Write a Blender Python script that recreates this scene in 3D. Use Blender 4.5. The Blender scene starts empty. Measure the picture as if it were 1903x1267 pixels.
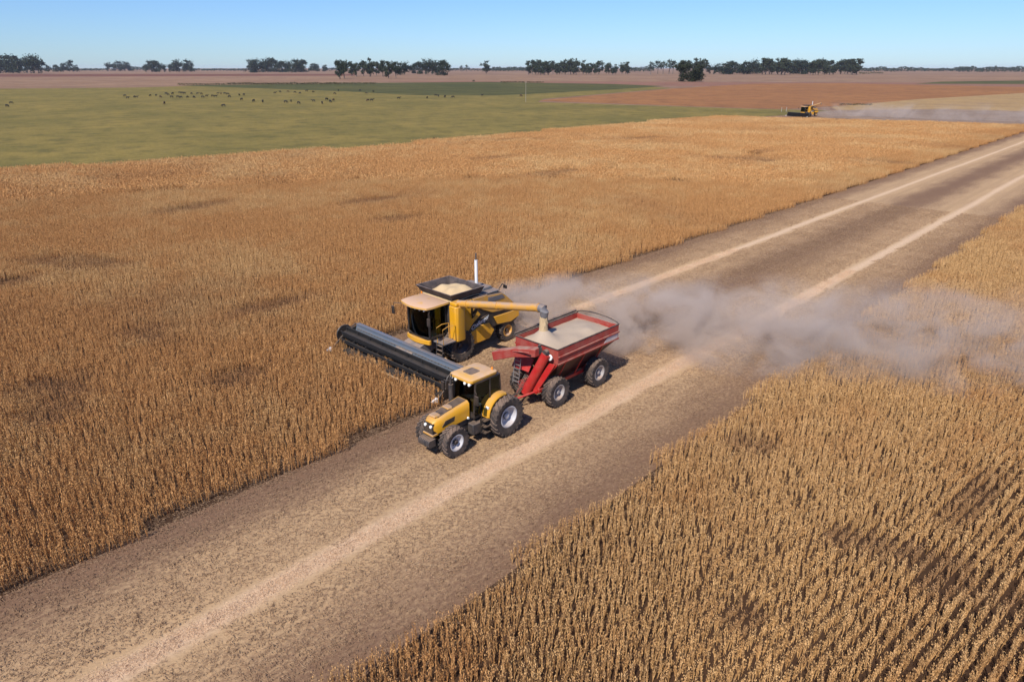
import bpy, bmesh, math, random
from mathutils import Vector, Matrix
R = math.radians
S = bpy.context.scene
COL = S.collection
rnd = random.Random(11)

# ------------------------------------------------------------------ camera geometry
# world: +Y runs along the harvested strip away from the drone, X is across it, the drone hovers at (0, 0, CAM_H)
FPX, CAM_H = 1269.0, 15.8
PITCH = math.atan(507.5 / FPX)
YAW = R(44)
cp, sp, ca, sa = math.cos(PITCH), math.sin(PITCH), math.cos(YAW), math.sin(YAW)
HOR = 126.0

def G(x, y, z=0.0):
    """ground point seen at photo pixel x, y"""
    u = x - 951.5; v = 633.5 - y
    F = FPX * cp + v * sp; D = FPX * sp - v * cp
    t = (CAM_H - z) / D
    return ((u * ca - F * sa) * t, (u * sa + F * ca) * t)

# ------------------------------------------------------------------ scene helpers
def tag(o, label=None, cat=None, group=None, kind=None):
    if label: o['label'] = label
    if cat: o['category'] = cat
    if group: o['group'] = group
    if kind: o['kind'] = kind
    return o

def empty(name, loc, rz=0.0):
    o = bpy.data.objects.new(name, None); COL.objects.link(o)
    o.location = loc; o.rotation_euler = (0, 0, rz); o.empty_display_size = 0.3
    return o

def copy_tree(o, parent=None):
    c = o.copy(); COL.objects.link(c)
    if parent is not None: c.parent = parent
    for ch in list(o.children):
        copy_tree(ch, c)
    return c

class MB:
    def __init__(s): s.v = []; s.f = []; s.sm = []
    def add(s, vs, fs, smooth=False):
        b = len(s.v); s.v += [tuple(q) for q in vs]
        for q in fs: s.f.append([b + i for i in q]); s.sm.append(smooth)
        return s
    def box(s, x0, x1, y0, y1, z0, z1, M=None):
        vs = [Vector((x, y, z)) for x in (x0, x1) for y in (y0, y1) for z in (z0, z1)]
        if M is not None: vs = [M @ q for q in vs]
        return s.add(vs, [(0, 1, 3, 2), (4, 6, 7, 5), (0, 4, 5, 1), (2, 3, 7, 6), (0, 2, 6, 4), (1, 5, 7, 3)])
    def hexa(s, a, b):
        """two quads a, b (4 points each, same winding) joined into a solid"""
        return s.add(list(a) + list(b), [(3, 2, 1, 0), (4, 5, 6, 7), (0, 1, 5, 4), (1, 2, 6, 5), (2, 3, 7, 6), (3, 0, 4, 7)])
    def prism(s, poly, axis, a0, a1):
        """poly: 2-D outline in the two other axes (cyclic order), extruded along axis"""
        def P(q, a):
            if axis == 'x': return (a, q[0], q[1])
            if axis == 'y': return (q[0], a, q[1])
            return (q[0], q[1], a)
        n = len(poly)
        vs = [P(q, a0) for q in poly] + [P(q, a1) for q in poly]
        fs = [tuple(range(n))[::-1], tuple(range(n, 2 * n))] + [(i, (i + 1) % n, n + (i + 1) % n, n + i) for i in range(n)]
        return s.add(vs, fs)
    def loft(s, rings, cap0=True, cap1=True, smooth=False):
        n = len(rings[0]); vs = [q for r in rings for q in r]; fs = []
        for k in range(len(rings) - 1):
            for i in range(n):
                j = (i + 1) % n
                fs.append((k * n + i, k * n + j, (k + 1) * n + j, (k + 1) * n + i))
        if cap0: fs.append(tuple(range(n))[::-1])
        if cap1: fs.append(tuple(range((len(rings) - 1) * n, len(rings) * n)))
        return s.add(vs, fs, smooth)
    def path(s, pts, r, n=8, closed_caps=True):
        pts = [Vector(p) for p in pts]
        rs = r if isinstance(r, (list, tuple)) else [r] * len(pts)
        rings = []
        for i, p in enumerate(pts):
            d = (pts[min(i + 1, len(pts) - 1)] - pts[max(i - 1, 0)]).normalized()
            up = Vector((0, 0, 1)) if abs(d.z) < 0.95 else Vector((0, 1, 0))
            e1 = d.cross(up).normalized(); e2 = d.cross(e1).normalized()
            rings.append([p + (e1 * math.cos(2 * math.pi * k / n) + e2 * math.sin(2 * math.pi * k / n)) * rs[i] for k in range(n)])
        return s.loft(rings, closed_caps, closed_caps, True)
    def lathe(s, prof, c, n=32, axis='x', smooth=True, caps=True):
        """prof: (a, r) pairs along axis"""
        rings = []
        for a, r in prof:
            ring = []
            for k in range(n):
                t = 2 * math.pi * k / n; q = (r * math.cos(t), r * math.sin(t))
                if axis == 'x': p = (c[0] + a, c[1] + q[0], c[2] + q[1])
                elif axis == 'y': p = (c[0] + q[0], c[1] + a, c[2] + q[1])
                else: p = (c[0] + q[0], c[1] + q[1], c[2] + a)
                ring.append(p)
            rings.append(ring)
        return s.loft(rings, caps, caps, smooth)
    def build(s, name, mat, parent=None, bevel=0.0, angle=35, loc=None):
        me = bpy.data.meshes.new(name)
        me.from_pydata(s.v, [], s.f); me.update()
        bm = bmesh.new(); bm.from_mesh(me); bmesh.ops.recalc_face_normals(bm, faces=bm.faces); bm.to_mesh(me); bm.free()
        me.polygons.foreach_set('use_smooth', [True] * len(me.polygons))
        me.set_sharp_from_angle(angle=R(angle))
        if mat: me.materials.append(mat)
        o = bpy.data.objects.new(name, me); COL.objects.link(o)
        if parent is not None: o.parent = parent
        if loc: o.location = loc
        if bevel:
            m = o.modifiers.new('edge', 'BEVEL'); m.width = bevel; m.segments = 2; m.limit_method = 'ANGLE'; m.angle_limit = R(40)
        return o

# ------------------------------------------------------------------ material helpers
class NT:
    def __init__(s, name):
        s.m = bpy.data.materials.new(name); s.m.use_nodes = True
        s.t = s.m.node_tree; s.t.nodes.clear()
        s.out = s.n('ShaderNodeOutputMaterial')
    def n(s, t, **k):
        o = s.t.nodes.new(t)
        for a, b in k.items(): setattr(o, a, b)
        return o
    def l(s, a, b): s.t.links.new(a, b)
    def val(s, sock, v):
        if hasattr(v, 'links') or hasattr(v, 'is_linked'): s.l(v, sock)
        else: sock.default_value = v
    def math(s, op, a, b=None, clamp=False):
        n = s.n('ShaderNodeMath', operation=op, use_clamp=clamp)
        s.val(n.inputs[0], a)
        if b is not None: s.val(n.inputs[1], b)
        return n.outputs[0]
    def mix(s, f, a, b, blend='MIX'):
        n = s.n('ShaderNodeMix', data_type='RGBA', blend_type=blend)
        s.val(n.inputs[0], f)
        for i, c in ((6, a), (7, b)):
            if isinstance(c, tuple): n.inputs[i].default_value = (c[0], c[1], c[2], 1)
            else: s.l(c, n.inputs[i])
        return n.outputs[2]
    def noise(s, vec, scale, detail=3, rough=0.55, dist=0.0):
        n = s.n('ShaderNodeTexNoise'); n.inputs['Scale'].default_value = scale; n.inputs['Detail'].default_value = detail
        n.inputs['Roughness'].default_value = rough; n.inputs['Distortion'].default_value = dist
        if vec is not None: s.l(vec, n.inputs['Vector'])
        return n.outputs[0]
    def ramp(s, f, lo, hi):
        n = s.n('ShaderNodeMapRange', clamp=True, interpolation_type='SMOOTHSTEP')
        s.val(n.inputs[0], f); n.inputs[1].default_value = lo; n.inputs[2].default_value = hi
        return n.outputs[0]
    def pos(s): return s.n('ShaderNodeNewGeometry').outputs['Position']
    def obj(s): return s.n('ShaderNodeTexCoord').outputs['Object']
    def mapping(s, vec, scale=(1, 1, 1), rot=(0, 0, 0), loc=(0, 0, 0)):
        n = s.n('ShaderNodeMapping'); s.l(vec, n.inputs[0])
        n.inputs['Scale'].default_value = scale; n.inputs['Rotation'].default_value = rot; n.inputs['Location'].default_value = loc
        return n.outputs[0]
    def bsdf(s, col, rough=0.6, metal=0.0, spec=0.5, bump=None, bstr=0.3, bdist=0.02, **k):
        b = s.n('ShaderNodeBsdfPrincipled')
        if isinstance(col, tuple): b.inputs['Base Color'].default_value = (col[0], col[1], col[2], 1)
        else: s.l(col, b.inputs['Base Color'])
        s.val(b.inputs['Roughness'], rough); b.inputs['Metallic'].default_value = metal
        b.inputs['Specular IOR Level'].default_value = spec
        for a, v in k.items(): b.inputs[a.replace('_', ' ')].default_value = v
        if bump is not None:
            u = s.n('ShaderNodeBump'); u.inputs['Strength'].default_value = bstr; u.inputs['Distance'].default_value = bdist
            s.l(bump, u.inputs['Height']); s.l(u.outputs[0], b.inputs['Normal'])
        s.l(b.outputs[0], s.out.inputs[0])
        return s.m

DUST = (0.36, 0.24, 0.16)

def paint(name, col, dust=0.4, rough=0.4, metal=0.0, dustcol=DUST, scale=2.5):
    """machine paint with field dust lying on the faces that look up and in uneven smears elsewhere"""
    t = NT(name); ob = t.obj()
    big = t.noise(ob, scale, 4, 0.6); fine = t.noise(ob, scale * 9, 3, 0.65)
    nz = t.n('ShaderNodeSeparateXYZ'); t.l(t.n('ShaderNodeNewGeometry').outputs['Normal'], nz.inputs[0])
    up = t.ramp(nz.outputs[2], 0.35, 0.95)
    a = t.math('MULTIPLY', t.ramp(big, 0.3, 0.72), dust * 0.55)
    b = t.math('MULTIPLY', up, t.math('MULTIPLY', t.ramp(big, 0.1, 0.6), dust * 1.25))
    d = t.math('ADD', a, b, True)
    d = t.math('MULTIPLY', d, t.math('ADD', t.math('MULTIPLY', fine, 0.7), 0.62), True)
    base = t.mix(t.math('MULTIPLY', fine, 0.35), col, tuple(c * 0.72 for c in col))
    c = t.mix(d, base, dustcol)
    return t.bsdf(c, t.math('ADD', t.math('MULTIPLY', d, 0.45), rough, True), metal)

def plain(name, col, rough=0.7, var=0.25, scale=8, metal=0.0):
    t = NT(name); f = t.noise(t.obj(), scale, 4, 0.6)
    return t.bsdf(t.mix(f, tuple(c * (1 - var) for c in col), tuple(c * (1 + var) for c in col)), rough, metal)

def glass_mat(name, tint, reflect=0.9):
    t = NT(name)
    tr = t.n('ShaderNodeBsdfTransparent'); tr.inputs[0].default_value = (*tint, 1)
    gl = t.n('ShaderNodeBsdfGlossy'); gl.inputs['Roughness'].default_value = 0.06; gl.inputs[0].default_value = (0.85, 0.9, 0.9, 1)
    fr = t.n('ShaderNodeFresnel'); fr.inputs[0].default_value = 1.5
    mx = t.n('ShaderNodeMixShader'); t.l(t.math('MULTIPLY', fr.outputs[0], reflect, True), mx.inputs[0])
    t.l(tr.outputs[0], mx.inputs[1]); t.l(gl.outputs[0], mx.inputs[2]); t.l(mx.outputs[0], t.out.inputs[0])
    return t.m

M = {}
M['yellow'] = paint('yellow_paint', (0.66, 0.315, 0.010), 0.30)
M['yellow_dusty'] = paint('dusty_yellow_paint', (0.60, 0.29, 0.03), 0.8)
M['black'] = paint('black_paint', (0.012, 0.012, 0.013), 0.22, 0.45)
M['dark'] = paint('dark_chassis', (0.022, 0.022, 0.026), 0.34, 0.6)
M['reel'] = paint('reel_black', (0.008, 0.008, 0.009), 0.05, 0.75)
M['grey'] = paint('grey_metal', (0.17, 0.18, 0.20), 0.4, 0.45, 0.3)
M['bluegrey'] = paint('blue_grey_sheet', (0.20, 0.25, 0.32), 0.30, 0.36, 0.5)
M['steel'] = paint('bare_steel', (0.42, 0.42, 0.42), 0.4, 0.35, 0.7)
M['white'] = paint('white_paint', (0.78, 0.78, 0.78), 0.12, 0.4)
M['rimwhite'] = paint('rim_paint', (0.50, 0.50, 0.52), 0.35, 0.5)
M['rimgrey'] = paint('dusty_rim_paint', (0.34, 0.32, 0.31), 0.6, 0.55)
M['red'] = paint('red_paint', (0.42, 0.013, 0.012), 0.20, 0.38)
M['red_dusty'] = paint('dusty_red_paint', (0.31, 0.026, 0.018), 0.58, 0.6, dustcol=(0.34, 0.205, 0.15))
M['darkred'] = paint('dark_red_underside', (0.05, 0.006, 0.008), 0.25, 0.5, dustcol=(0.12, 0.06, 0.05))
M['rubber'] = paint('tyre_rubber', (0.026, 0.022, 0.021), 0.75, 0.85, dustcol=(0.17, 0.115, 0.085), scale=5)
M['tank'] = paint('tank_extension', (0.045, 0.036, 0.034), 0.55, 0.6, dustcol=(0.22, 0.16, 0.14))
M['roofdust'] = paint('dusty_cab_roof', (0.62, 0.33, 0.05), 0.85, 0.55, dustcol=(0.52, 0.33, 0.22), scale=1.6)
M['yellowroof'] = paint('dusty_yellow_roof', (0.64, 0.33, 0.03), 0.55, 0.5, dustcol=(0.52, 0.34, 0.22), scale=1.6)
M['glass'] = glass_mat('cab_glass', (0.10, 0.25, 0.19))
M['lamp'] = plain('lamp_lens', (0.82, 0.82, 0.78), 0.15, 0.05)
M['amber'] = plain('amber_lens', (0.7, 0.22, 0.02), 0.2, 0.1)
M['seat'] = plain('seat_fabric', (0.03, 0.03, 0.035), 0.85)
M['decal'] = plain('faded_decal', (0.50, 0.42, 0.39), 0.7, 0.45, 3)
M['letter'] = plain('white_lettering', (0.80, 0.80, 0.80), 0.5, 0.05)
t = NT('soybeans'); n1 = t.noise(t.obj(), 60, 2); n2 = t.noise(t.obj(), 3, 3)
M['grain'] = t.bsdf(t.mix(n2, t.mix(n1, (0.42, 0.27, 0.13), (0.62, 0.46, 0.25)), (0.50, 0.37, 0.22)), 0.75, bump=n1, bstr=0.6, bdist=0.02)
t = NT('dusty_soybeans'); n1 = t.noise(t.obj(), 50, 2); n2 = t.noise(t.obj(), 2, 3)
M['cartgrain'] = t.bsdf(t.mix(n2, t.mix(n1, (0.28, 0.205, 0.14), (0.56, 0.44, 0.32)), (0.36, 0.28, 0.21)), 0.8, bump=n1, bstr=0.6, bdist=0.02)

# ------------------------------------------------------------------ world, sun, camera
SUN_EL, SUN_AZ = R(48), math.atan2(0.34, -0.94)          # direction towards the sun: x = .34, y = -.94
w = bpy.data.worlds.new('World'); S.world = w; w.use_nodes = True
wt = w.node_tree; wt.nodes.clear()
sky = wt.nodes.new('ShaderNodeTexSky'); sky.sky_type = 'NISHITA'; sky.sun_disc = False
sky.sun_elevation = SUN_EL; sky.sun_rotation = SUN_AZ
sky.altitude = 100; sky.air_density = 1.0; sky.dust_density = 0.15; sky.ozone_density = 2.5
bg = wt.nodes.new('ShaderNodeBackground'); bg.inputs[1].default_value = 0.10
wo = wt.nodes.new('ShaderNodeOutputWorld')
tint = wt.nodes.new('ShaderNodeMix'); tint.data_type = 'RGBA'; tint.blend_type = 'MULTIPLY'; tint.inputs[0].default_value = 1.0
tint.inputs[7].default_value = (0.52, 0.730, 1.12, 1)          # a clear dry day: bluer than the model's warm horizon
wt.links.new(sky.outputs[0], tint.inputs[6]); wt.links.new(tint.outputs[2], bg.inputs[0]); wt.links.new(bg.outputs[0], wo.inputs[0])
sl = bpy.data.lights.new('sun', 'SUN'); sl.energy = 4.85; sl.angle = R(0.53); sl.color = (1.0, 0.945, 0.86)
so = bpy.data.objects.new('sun', sl); COL.objects.link(so)
dv = Vector((math.sin(SUN_AZ) * math.cos(SUN_EL), math.cos(SUN_AZ) * math.cos(SUN_EL), math.sin(SUN_EL)))
so.rotation_euler = dv.to_track_quat('Z', 'Y').to_euler(); so.location = (0, -40, 60)
cd = bpy.data.cameras.new('camera'); co = bpy.data.objects.new('camera', cd); COL.objects.link(co)
cd.sensor_width = 36; cd.lens = 36 * FPX / 1903; cd.clip_end = 60000; cd.clip_start = 0.2
co.location = (0, 0, CAM_H); co.rotation_euler = (math.pi / 2 - PITCH, 0, YAW)
S.camera = co
S.view_settings.view_transform = 'Standard'; S.view_settings.look = 'None'
S.view_settings.exposure = 0.3; S.view_settings.gamma = 1.0
S.cycles.volume_bounces = 2; S.cycles.volume_step_rate = 0.2; S.cycles.volume_max_steps = 128
S.cycles.max_bounces = 6; S.cycles.transparent_max_bounces = 12

# ------------------------------------------------------------------ ground and fields
def sheet(name, pts, z, mat, kind='structure', label=None, cat=None):
    me = bpy.data.meshes.new(name)
    me.from_pydata([(x, y, z) for x, y in pts], [], [tuple(range(len(pts)))]); me.update()
    bm = bmesh.new(); bm.from_mesh(me)
    bm.normal_update()
    if bm.faces[:][0].normal.z < 0: bmesh.ops.reverse_faces(bm, faces=bm.faces[:])
    bmesh.ops.triangulate(bm, faces=bm.faces[:]); bm.to_mesh(me); bm.free()
    me.materials.append(mat)
    o = bpy.data.objects.new(name, me); COL.objects.link(o); o['kind'] = kind
    if label: o['label'] = label
    return o

def field_mat(name, a, b, c, s1=0.02, s2=0.25, stretch=(1, 1, 1), rot=0.0, rough=0.95):
    t = NT(name); p = t.mapping(t.pos(), stretch, (0, 0, rot))
    n1 = t.noise(p, s1, 5, 0.6, 0.3); n2 = t.noise(p, s2, 4, 0.65); n3 = t.noise(p, s2 * 7, 3, 0.7)
    col = t.mix(t.ramp(n1, 0.32, 0.68), a, b)
    col = t.mix(t.math('MULTIPLY', t.ramp(n2, 0.42, 0.7), 0.75), col, c)
    col = t.mix(t.math('MULTIPLY', t.ramp(n3, 0.35, 0.75), 0.35), col, tuple(q * 0.55 for q in c))
    return t.bsdf(col, rough, spec=0.15, bump=n3, bstr=0.5, bdist=0.25)

GROUND = field_mat('far_plain', (0.22, 0.130, 0.078), (0.28, 0.172, 0.105), (0.15, 0.085, 0.055), 0.004, 0.02, (1, 1, 1))
g = sheet('ground', [(-16000, -400), (9000, -400), (9000, 19000), (-16000, 19000)], -0.06, GROUND)

def poly(*px): return [G(*q) for q in px]
PASTURE = field_mat('pasture_grass', (0.235, 0.170, 0.045), (0.160, 0.127, 0.034), (0.095, 0.082, 0.025), 0.032, 0.16, (1, 1, 1), R(20))
GREEN = field_mat('green_pasture', (0.070, 0.070, 0.020), (0.105, 0.092, 0.026), (0.045, 0.046, 0.014), 0.012, 0.05)
REDSOY = field_mat('reddish_soybean_field', (0.315, 0.142, 0.050), (0.26, 0.116, 0.044), (0.17, 0.078, 0.034), 0.012, 0.08)
REDSTRIP = field_mat('dark_reddish_field', (0.17, 0.070, 0.042), (0.14, 0.058, 0.036), (0.12, 0.05, 0.032), 0.004, 0.03)
PALE = field_mat('pale_fallow_field', (0.29, 0.178, 0.105), (0.23, 0.135, 0.08), (0.16, 0.09, 0.055), 0.005, 0.03)
TAN = field_mat('tan_stubble_field', (0.36, 0.232, 0.100), (0.33, 0.21, 0.092), (0.24, 0.155, 0.078), 0.01, 0.06)
GREY = field_mat('grey_stubble_field', (0.27, 0.19, 0.135), (0.23, 0.16, 0.115), (0.17, 0.12, 0.09), 0.02, 0.12)

sheet('far_field', poly((-500, 146), (660, 146), (660, 138), (-500, 138)), -0.05, REDSTRIP)
sheet('fallow_field', poly((-500, 166), (260, 160), (640, 153), (960, 151), (1903, 152), (2500, 152), (2500, 140), (1600, 140), (600, 141), (-500, 145)), -0.045, PALE)
sheet('reddish_field', poly((600, 150), (1250, 160), (1903, 166), (2500, 168), (2500, 153), (1903, 154), (1400, 153), (900, 151)), -0.04, field_mat('brown_field', (0.25, 0.125, 0.08), (0.22, 0.11, 0.07), (0.18, 0.09, 0.06), 0.008, 0.04))
sheet('green_field', poly((1700, 156), (2500, 158), (2500, 151), (1903, 150), (1750, 152)), -0.037, GREEN)
sheet('pasture', poly((-900, 420), (0, 335), (700, 283), (1330, 222), (1500, 212), (1560, 206), (1470, 204), (1380, 202), (1290, 199), (1000, 190), (1010, 184), (1250, 164), (1120, 157), (900, 153), (640, 156), (430, 158), (250, 163), (-300, 168), (-900, 190)), -0.03, PASTURE)
sheet('green_strip', poly((330, 159), (640, 155), (900, 152.5), (1140, 156.5), (1235, 160.5), (1150, 166), (1060, 171), (920, 178), (760, 177), (640, 170), (520, 166)), -0.024, GREEN)
sheet('soybean_field', poly((1000, 187.5), (1100, 178), (1250, 165), (1400, 156), (1560, 155), (1903, 162), (2500, 166), (2500, 172), (1903, 175), (1700, 186), (1560, 197), (1460, 203), (1380, 201), (1290, 198)), -0.020, REDSOY)
sheet('tan_field', poly((1545, 199), (1700, 185), (1903, 173), (2500, 166), (2500, 240), (1903, 214), (1560, 208)), -0.016, TAN)
sheet('grey_field', poly((1500, 209), (1560, 205), (1760, 203), (1903, 207), (2500, 210), (2700, 265), (1903, 236), (1700, 227), (1530, 219)), -0.012, GREY)

# ---- soil and stubble of the near fields
X_L, X_OLD, X_R = -33.4, -23.9, -12.9
END_A, END_B = (-121.0, 226.0), (-34.0, 253.0)
FARL = [(-146.0, -30.0), (-139.0, 24.0), (-125.0, 88.0), END_A]
t = NT('crop_soil'); p = t.pos(); n1 = t.noise(p, 0.35, 4); n2 = t.noise(p, 9, 4, 0.7)
SOIL = t.bsdf(t.mix(n1, t.mix(n2, (0.022, 0.012, 0.007), (0.11, 0.058, 0.030)), (0.045, 0.025, 0.015)), 0.95, spec=0.1, bump=n2, bstr=0.8, bdist=0.04)
sheet('crop_soil', FARL + [END_B, (X_L, 250.0), (X_L, 20.0), (X_OLD, 20.0), (X_OLD, -30.0)], -0.008, SOIL)
sheet('crop_soil', [(X_R, -30.0), (X_R, 250.0), (60.0, 250.0), (60.0, -30.0)], -0.008, SOIL)

# harvested strip: chaff lies thick behind the middle of each machine pass and thins out to bare soil at the edges
t = NT('harvested_strip'); p = t.pos(); sx = t.n('ShaderNodeSeparateXYZ'); t.l(p, sx.inputs[0]); X = sx.outputs[0]
wob = t.noise(t.mapping(p, (0.3, 0.05, 1)), 1.0, 3)
Xw = t.math('ADD', X, t.math('MULTIPLY', t.math('SUBTRACT', wob, 0.5), 0.8))
def band(c, w0, w1):
    d = t.math('ABSOLUTE', t.math('SUBTRACT', Xw, c)); n = t.n('ShaderNodeMapRange', clamp=True, interpolation_type='SMOOTHSTEP')
    t.l(d, n.inputs[0]); n.inputs[1].default_value = w0; n.inputs[2].default_value = w1; n.inputs[3].default_value = 1; n.inputs[4].default_value = 0
    return n.outputs[0]
core = t.math('ADD', band(-18.0, 0.05, 0.72), band(-28.4, 0.05, 0.62), True)
wide = t.math('ADD', band(-18.3, 0.8, 5.9), band(-28.6, 0.8, 5.2), True)
n1 = t.noise(t.mapping(p, (1, 0.55, 1)), 7, 5, 0.72); n2 = t.noise(t.mapping(p, (1, 0.25, 1)), 0.5, 4, 0.6); n3 = t.noise(p, 26, 3, 0.7)
cover = t.math('ADD', t.math('MULTIPLY', wide, 0.78), t.math('MULTIPLY', t.math('SUBTRACT', n2, 0.5), 0.9))
cover = t.math('ADD', cover, t.math('MULTIPLY', t.math('SUBTRACT', n1, 0.5), 1.7))
cover = t.ramp(cover, 0.0, 0.95)
soil = t.mix(n3, (0.13, 0.072, 0.044), (0.225, 0.135, 0.083))
straw = t.mix(n3, (0.33, 0.203, 0.108), (0.52, 0.355, 0.20))
col = t.mix(cover, soil, straw)
corek = t.math('MULTIPLY', core, t.math('ADD', t.math('MULTIPLY', t.ramp(n1, 0.3, 0.7), 0.45), 0.55))
col = t.mix(t.math('MULTIPLY', corek, 0.9, True), col, (0.60, 0.425, 0.285))
# lugs of the wheels that have passed leave a faint darker chevron print in the straw
sy_ = sx.outputs[1]
for cx_ in (-19.55, -16.45, -29.8, -27.0):
    dx_ = t.math('SUBTRACT', X, cx_); ad_ = t.math('ABSOLUTE', dx_)
    wv = t.math('SINE', t.math('MULTIPLY', t.math('ADD', sy_, t.math('MULTIPLY', ad_, 0.9)), 2 * math.pi / 0.36))
    pr_ = t.math('MULTIPLY', t.ramp(wv, -0.1, 0.6), t.math('SUBTRACT', 1.0, t.ramp(ad_, 0.26, 0.36)))
    col = t.mix(t.math('MULTIPLY', pr_, t.math('MULTIPLY', t.ramp(n2, 0.35, 0.6), 0.38)), col, (0.10, 0.06, 0.04))
STRIP = t.bsdf(col, 0.95, spec=0.1, bump=n1, bstr=0.9, bdist=0.05)
sheet('harvested_strip', [(X_OLD, -30), (X_OLD, 20.0), (X_L, 20.0), (X_L, 250), (X_R, 250), (X_R, -30)], -0.003, STRIP)

# ------------------------------------------------------------------ crops (stuff): tiles of plants set on a grid of points
def value_noise(seed):
    rr = random.Random(seed); tab = {}
    def h(i, j):
        k = (i, j)
        if k not in tab: tab[k] = random.Random(i * 73856093 ^ j * 19349663 ^ seed).random()
        return tab[k]
    def f(x, y):
        i, j = math.floor(x), math.floor(y); u, v = x - i, y - j
        u = u * u * (3 - 2 * u); v = v * v * (3 - 2 * v)
        return (h(i, j) * (1 - u) + h(i + 1, j) * u) * (1 - v) + (h(i, j + 1) * (1 - u) + h(i + 1, j + 1) * u) * v
    return f
N1, N2, N3 = value_noise(1), value_noise(2), value_noise(3)
def fbm(x, y): return 0.5 * N1(x, y) + 0.3 * N2(2.1 * x, 2.1 * y) + 0.2 * N3(4.3 * x, 4.3 * y)

t = NT('ripe_soybean_plants')
at = t.n('ShaderNodeAttribute', attribute_name='pv'); pv = at.outputs['Fac']
ai = t.n('ShaderNodeAttribute', attribute_name='patch', attribute_type='INSTANCER'); patch = ai.outputs['Fac']
p = t.pos(); nb = t.noise(p, 0.045, 4, 0.6); nm = t.noise(p, 0.4, 3)
gold = t.mix(pv, (0.40, 0.215, 0.080), (0.76, 0.485, 0.225))
redd = t.mix(pv, (0.35, 0.160, 0.055), (0.70, 0.385, 0.155))
sxx = t.n('ShaderNodeSeparateXYZ'); t.l(p, sxx.inputs[0])
leftf = t.math('MULTIPLY', t.ramp(sxx.outputs[0], -12.0, -24.0), 0.12)        # the left field ripened redder than the right one
c = t.mix(t.ramp(t.math('ADD', t.math('ADD', nb, leftf), t.math('MULTIPLY', t.math('SUBTRACT', nm, 0.5), 0.5)), 0.44, 0.70), gold, redd)
c = t.mix(t.math('MULTIPLY', patch, 0.52), c, (0.20, 0.10, 0.06))
b = t.bsdf(c, 0.85, spec=0.15)
CROP = t.m

def mesh_from(name, vs, fs, mat, pvs=None):
    me = bpy.data.meshes.new(name); me.from_pydata(vs, [], fs); me.update()
    me.materials.append(mat)
    if pvs is not None:
        a = me.attributes.new('pv', 'FLOAT', 'FACE'); a.data.foreach_set('value', pvs)
    return me

def plant(vs, fs, pvs, x, y, h, rr, pods, size, stems=5):
    """a ripe soybean plant: leafless stems carrying pods all the way up"""
    base = rr.uniform(0, 1)
    lx, ly = rr.gauss(0, 0.10), rr.gauss(0, 0.10)
    ends = []
    for k in range(stems):
        hh = h * (1 if k == 0 else rr.uniform(0.72, 1.0)); a = rr.uniform(0, 6.28); sp_ = 0 if k == 0 else rr.uniform(0.02, 0.09)
        ex, ey = x + lx * hh + sp_ * math.cos(a), y + ly * hh + sp_ * math.sin(a)
        ends.append((ex, ey, hh))
        b0 = len(vs); wd = size * 0.16
        ang = rr.uniform(0, 3.14); dx, dy = math.cos(ang) * wd, math.sin(ang) * wd
        vs += [(x - dx, y - dy, 0), (x + dx, y + dy, 0), (ex, ey, hh)]
        fs.append((b0, b0 + 1, b0 + 2)); pvs.append(base * 0.5 + 0.1)
    for k in range(pods):
        ex, ey, hh = ends[k % stems]; q = rr.uniform(0.22, 1.0)
        a = rr.uniform(0, 6.28); off = size * rr.uniform(0.1, 0.62)
        px, py, pz = x + (ex - x) * q + off * math.cos(a), y + (ey - y) * q + off * math.sin(a), hh * q
        s = size * rr.uniform(0.7, 1.2); b2 = rr.uniform(0, 6.28)
        ux, uy, uz = math.cos(a) * 0.25 * s, math.sin(a) * 0.25 * s, s * rr.uniform(0.9, 1.5)
        wx, wy = math.cos(b2) * 0.30 * s, math.sin(b2) * 0.30 * s
        b0 = len(vs)
        vs += [(px - ux, py - uy, pz - uz * 0.5), (px + wx, py + wy, pz), (px + ux, py + uy, pz + uz * 0.5), (px - wx, py - wy, pz)]
        fs.append((b0, b0 + 1, b0 + 2, b0 + 3)); pvs.append(min(1, max(0, base * 0.55 + rr.uniform(0, 0.45))))

def crop_tile(seed, W, L, rows, dy, pods, size, h0):
    rr = random.Random(seed); vs, fs, pvs = [], [], []
    for r in range(rows):
        x = (r + 0.5) * W / rows - W / 2; y = -L / 2 + rr.uniform(0, dy)
        while y < L / 2:
            if rr.random() > 0.06:
                plant(vs, fs, pvs, x + rr.gauss(0, 0.03), y + rr.gauss(0, 0.03), h0 * rr.uniform(0.70, 1.15), rr, pods, size)
            y += dy * rr.uniform(0.8, 1.25)
    if size > 0.1: pvs = [min(1.0, q + 0.14) for q in pvs]  # far plants paler: sunlight scattered back is put into their colour
    return mesh_from('crop_tile', vs, fs, CROP, pvs)

NEAR = [crop_tile(100 + i, 1.05, 1.5, 3, 0.095, 34, 0.048, 0.76) for i in range(8)]
FAR = [crop_tile(200 + i, 4.2, 4.0, 12, 0.24, 24, 0.11, 0.84) for i in range(5)]

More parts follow.
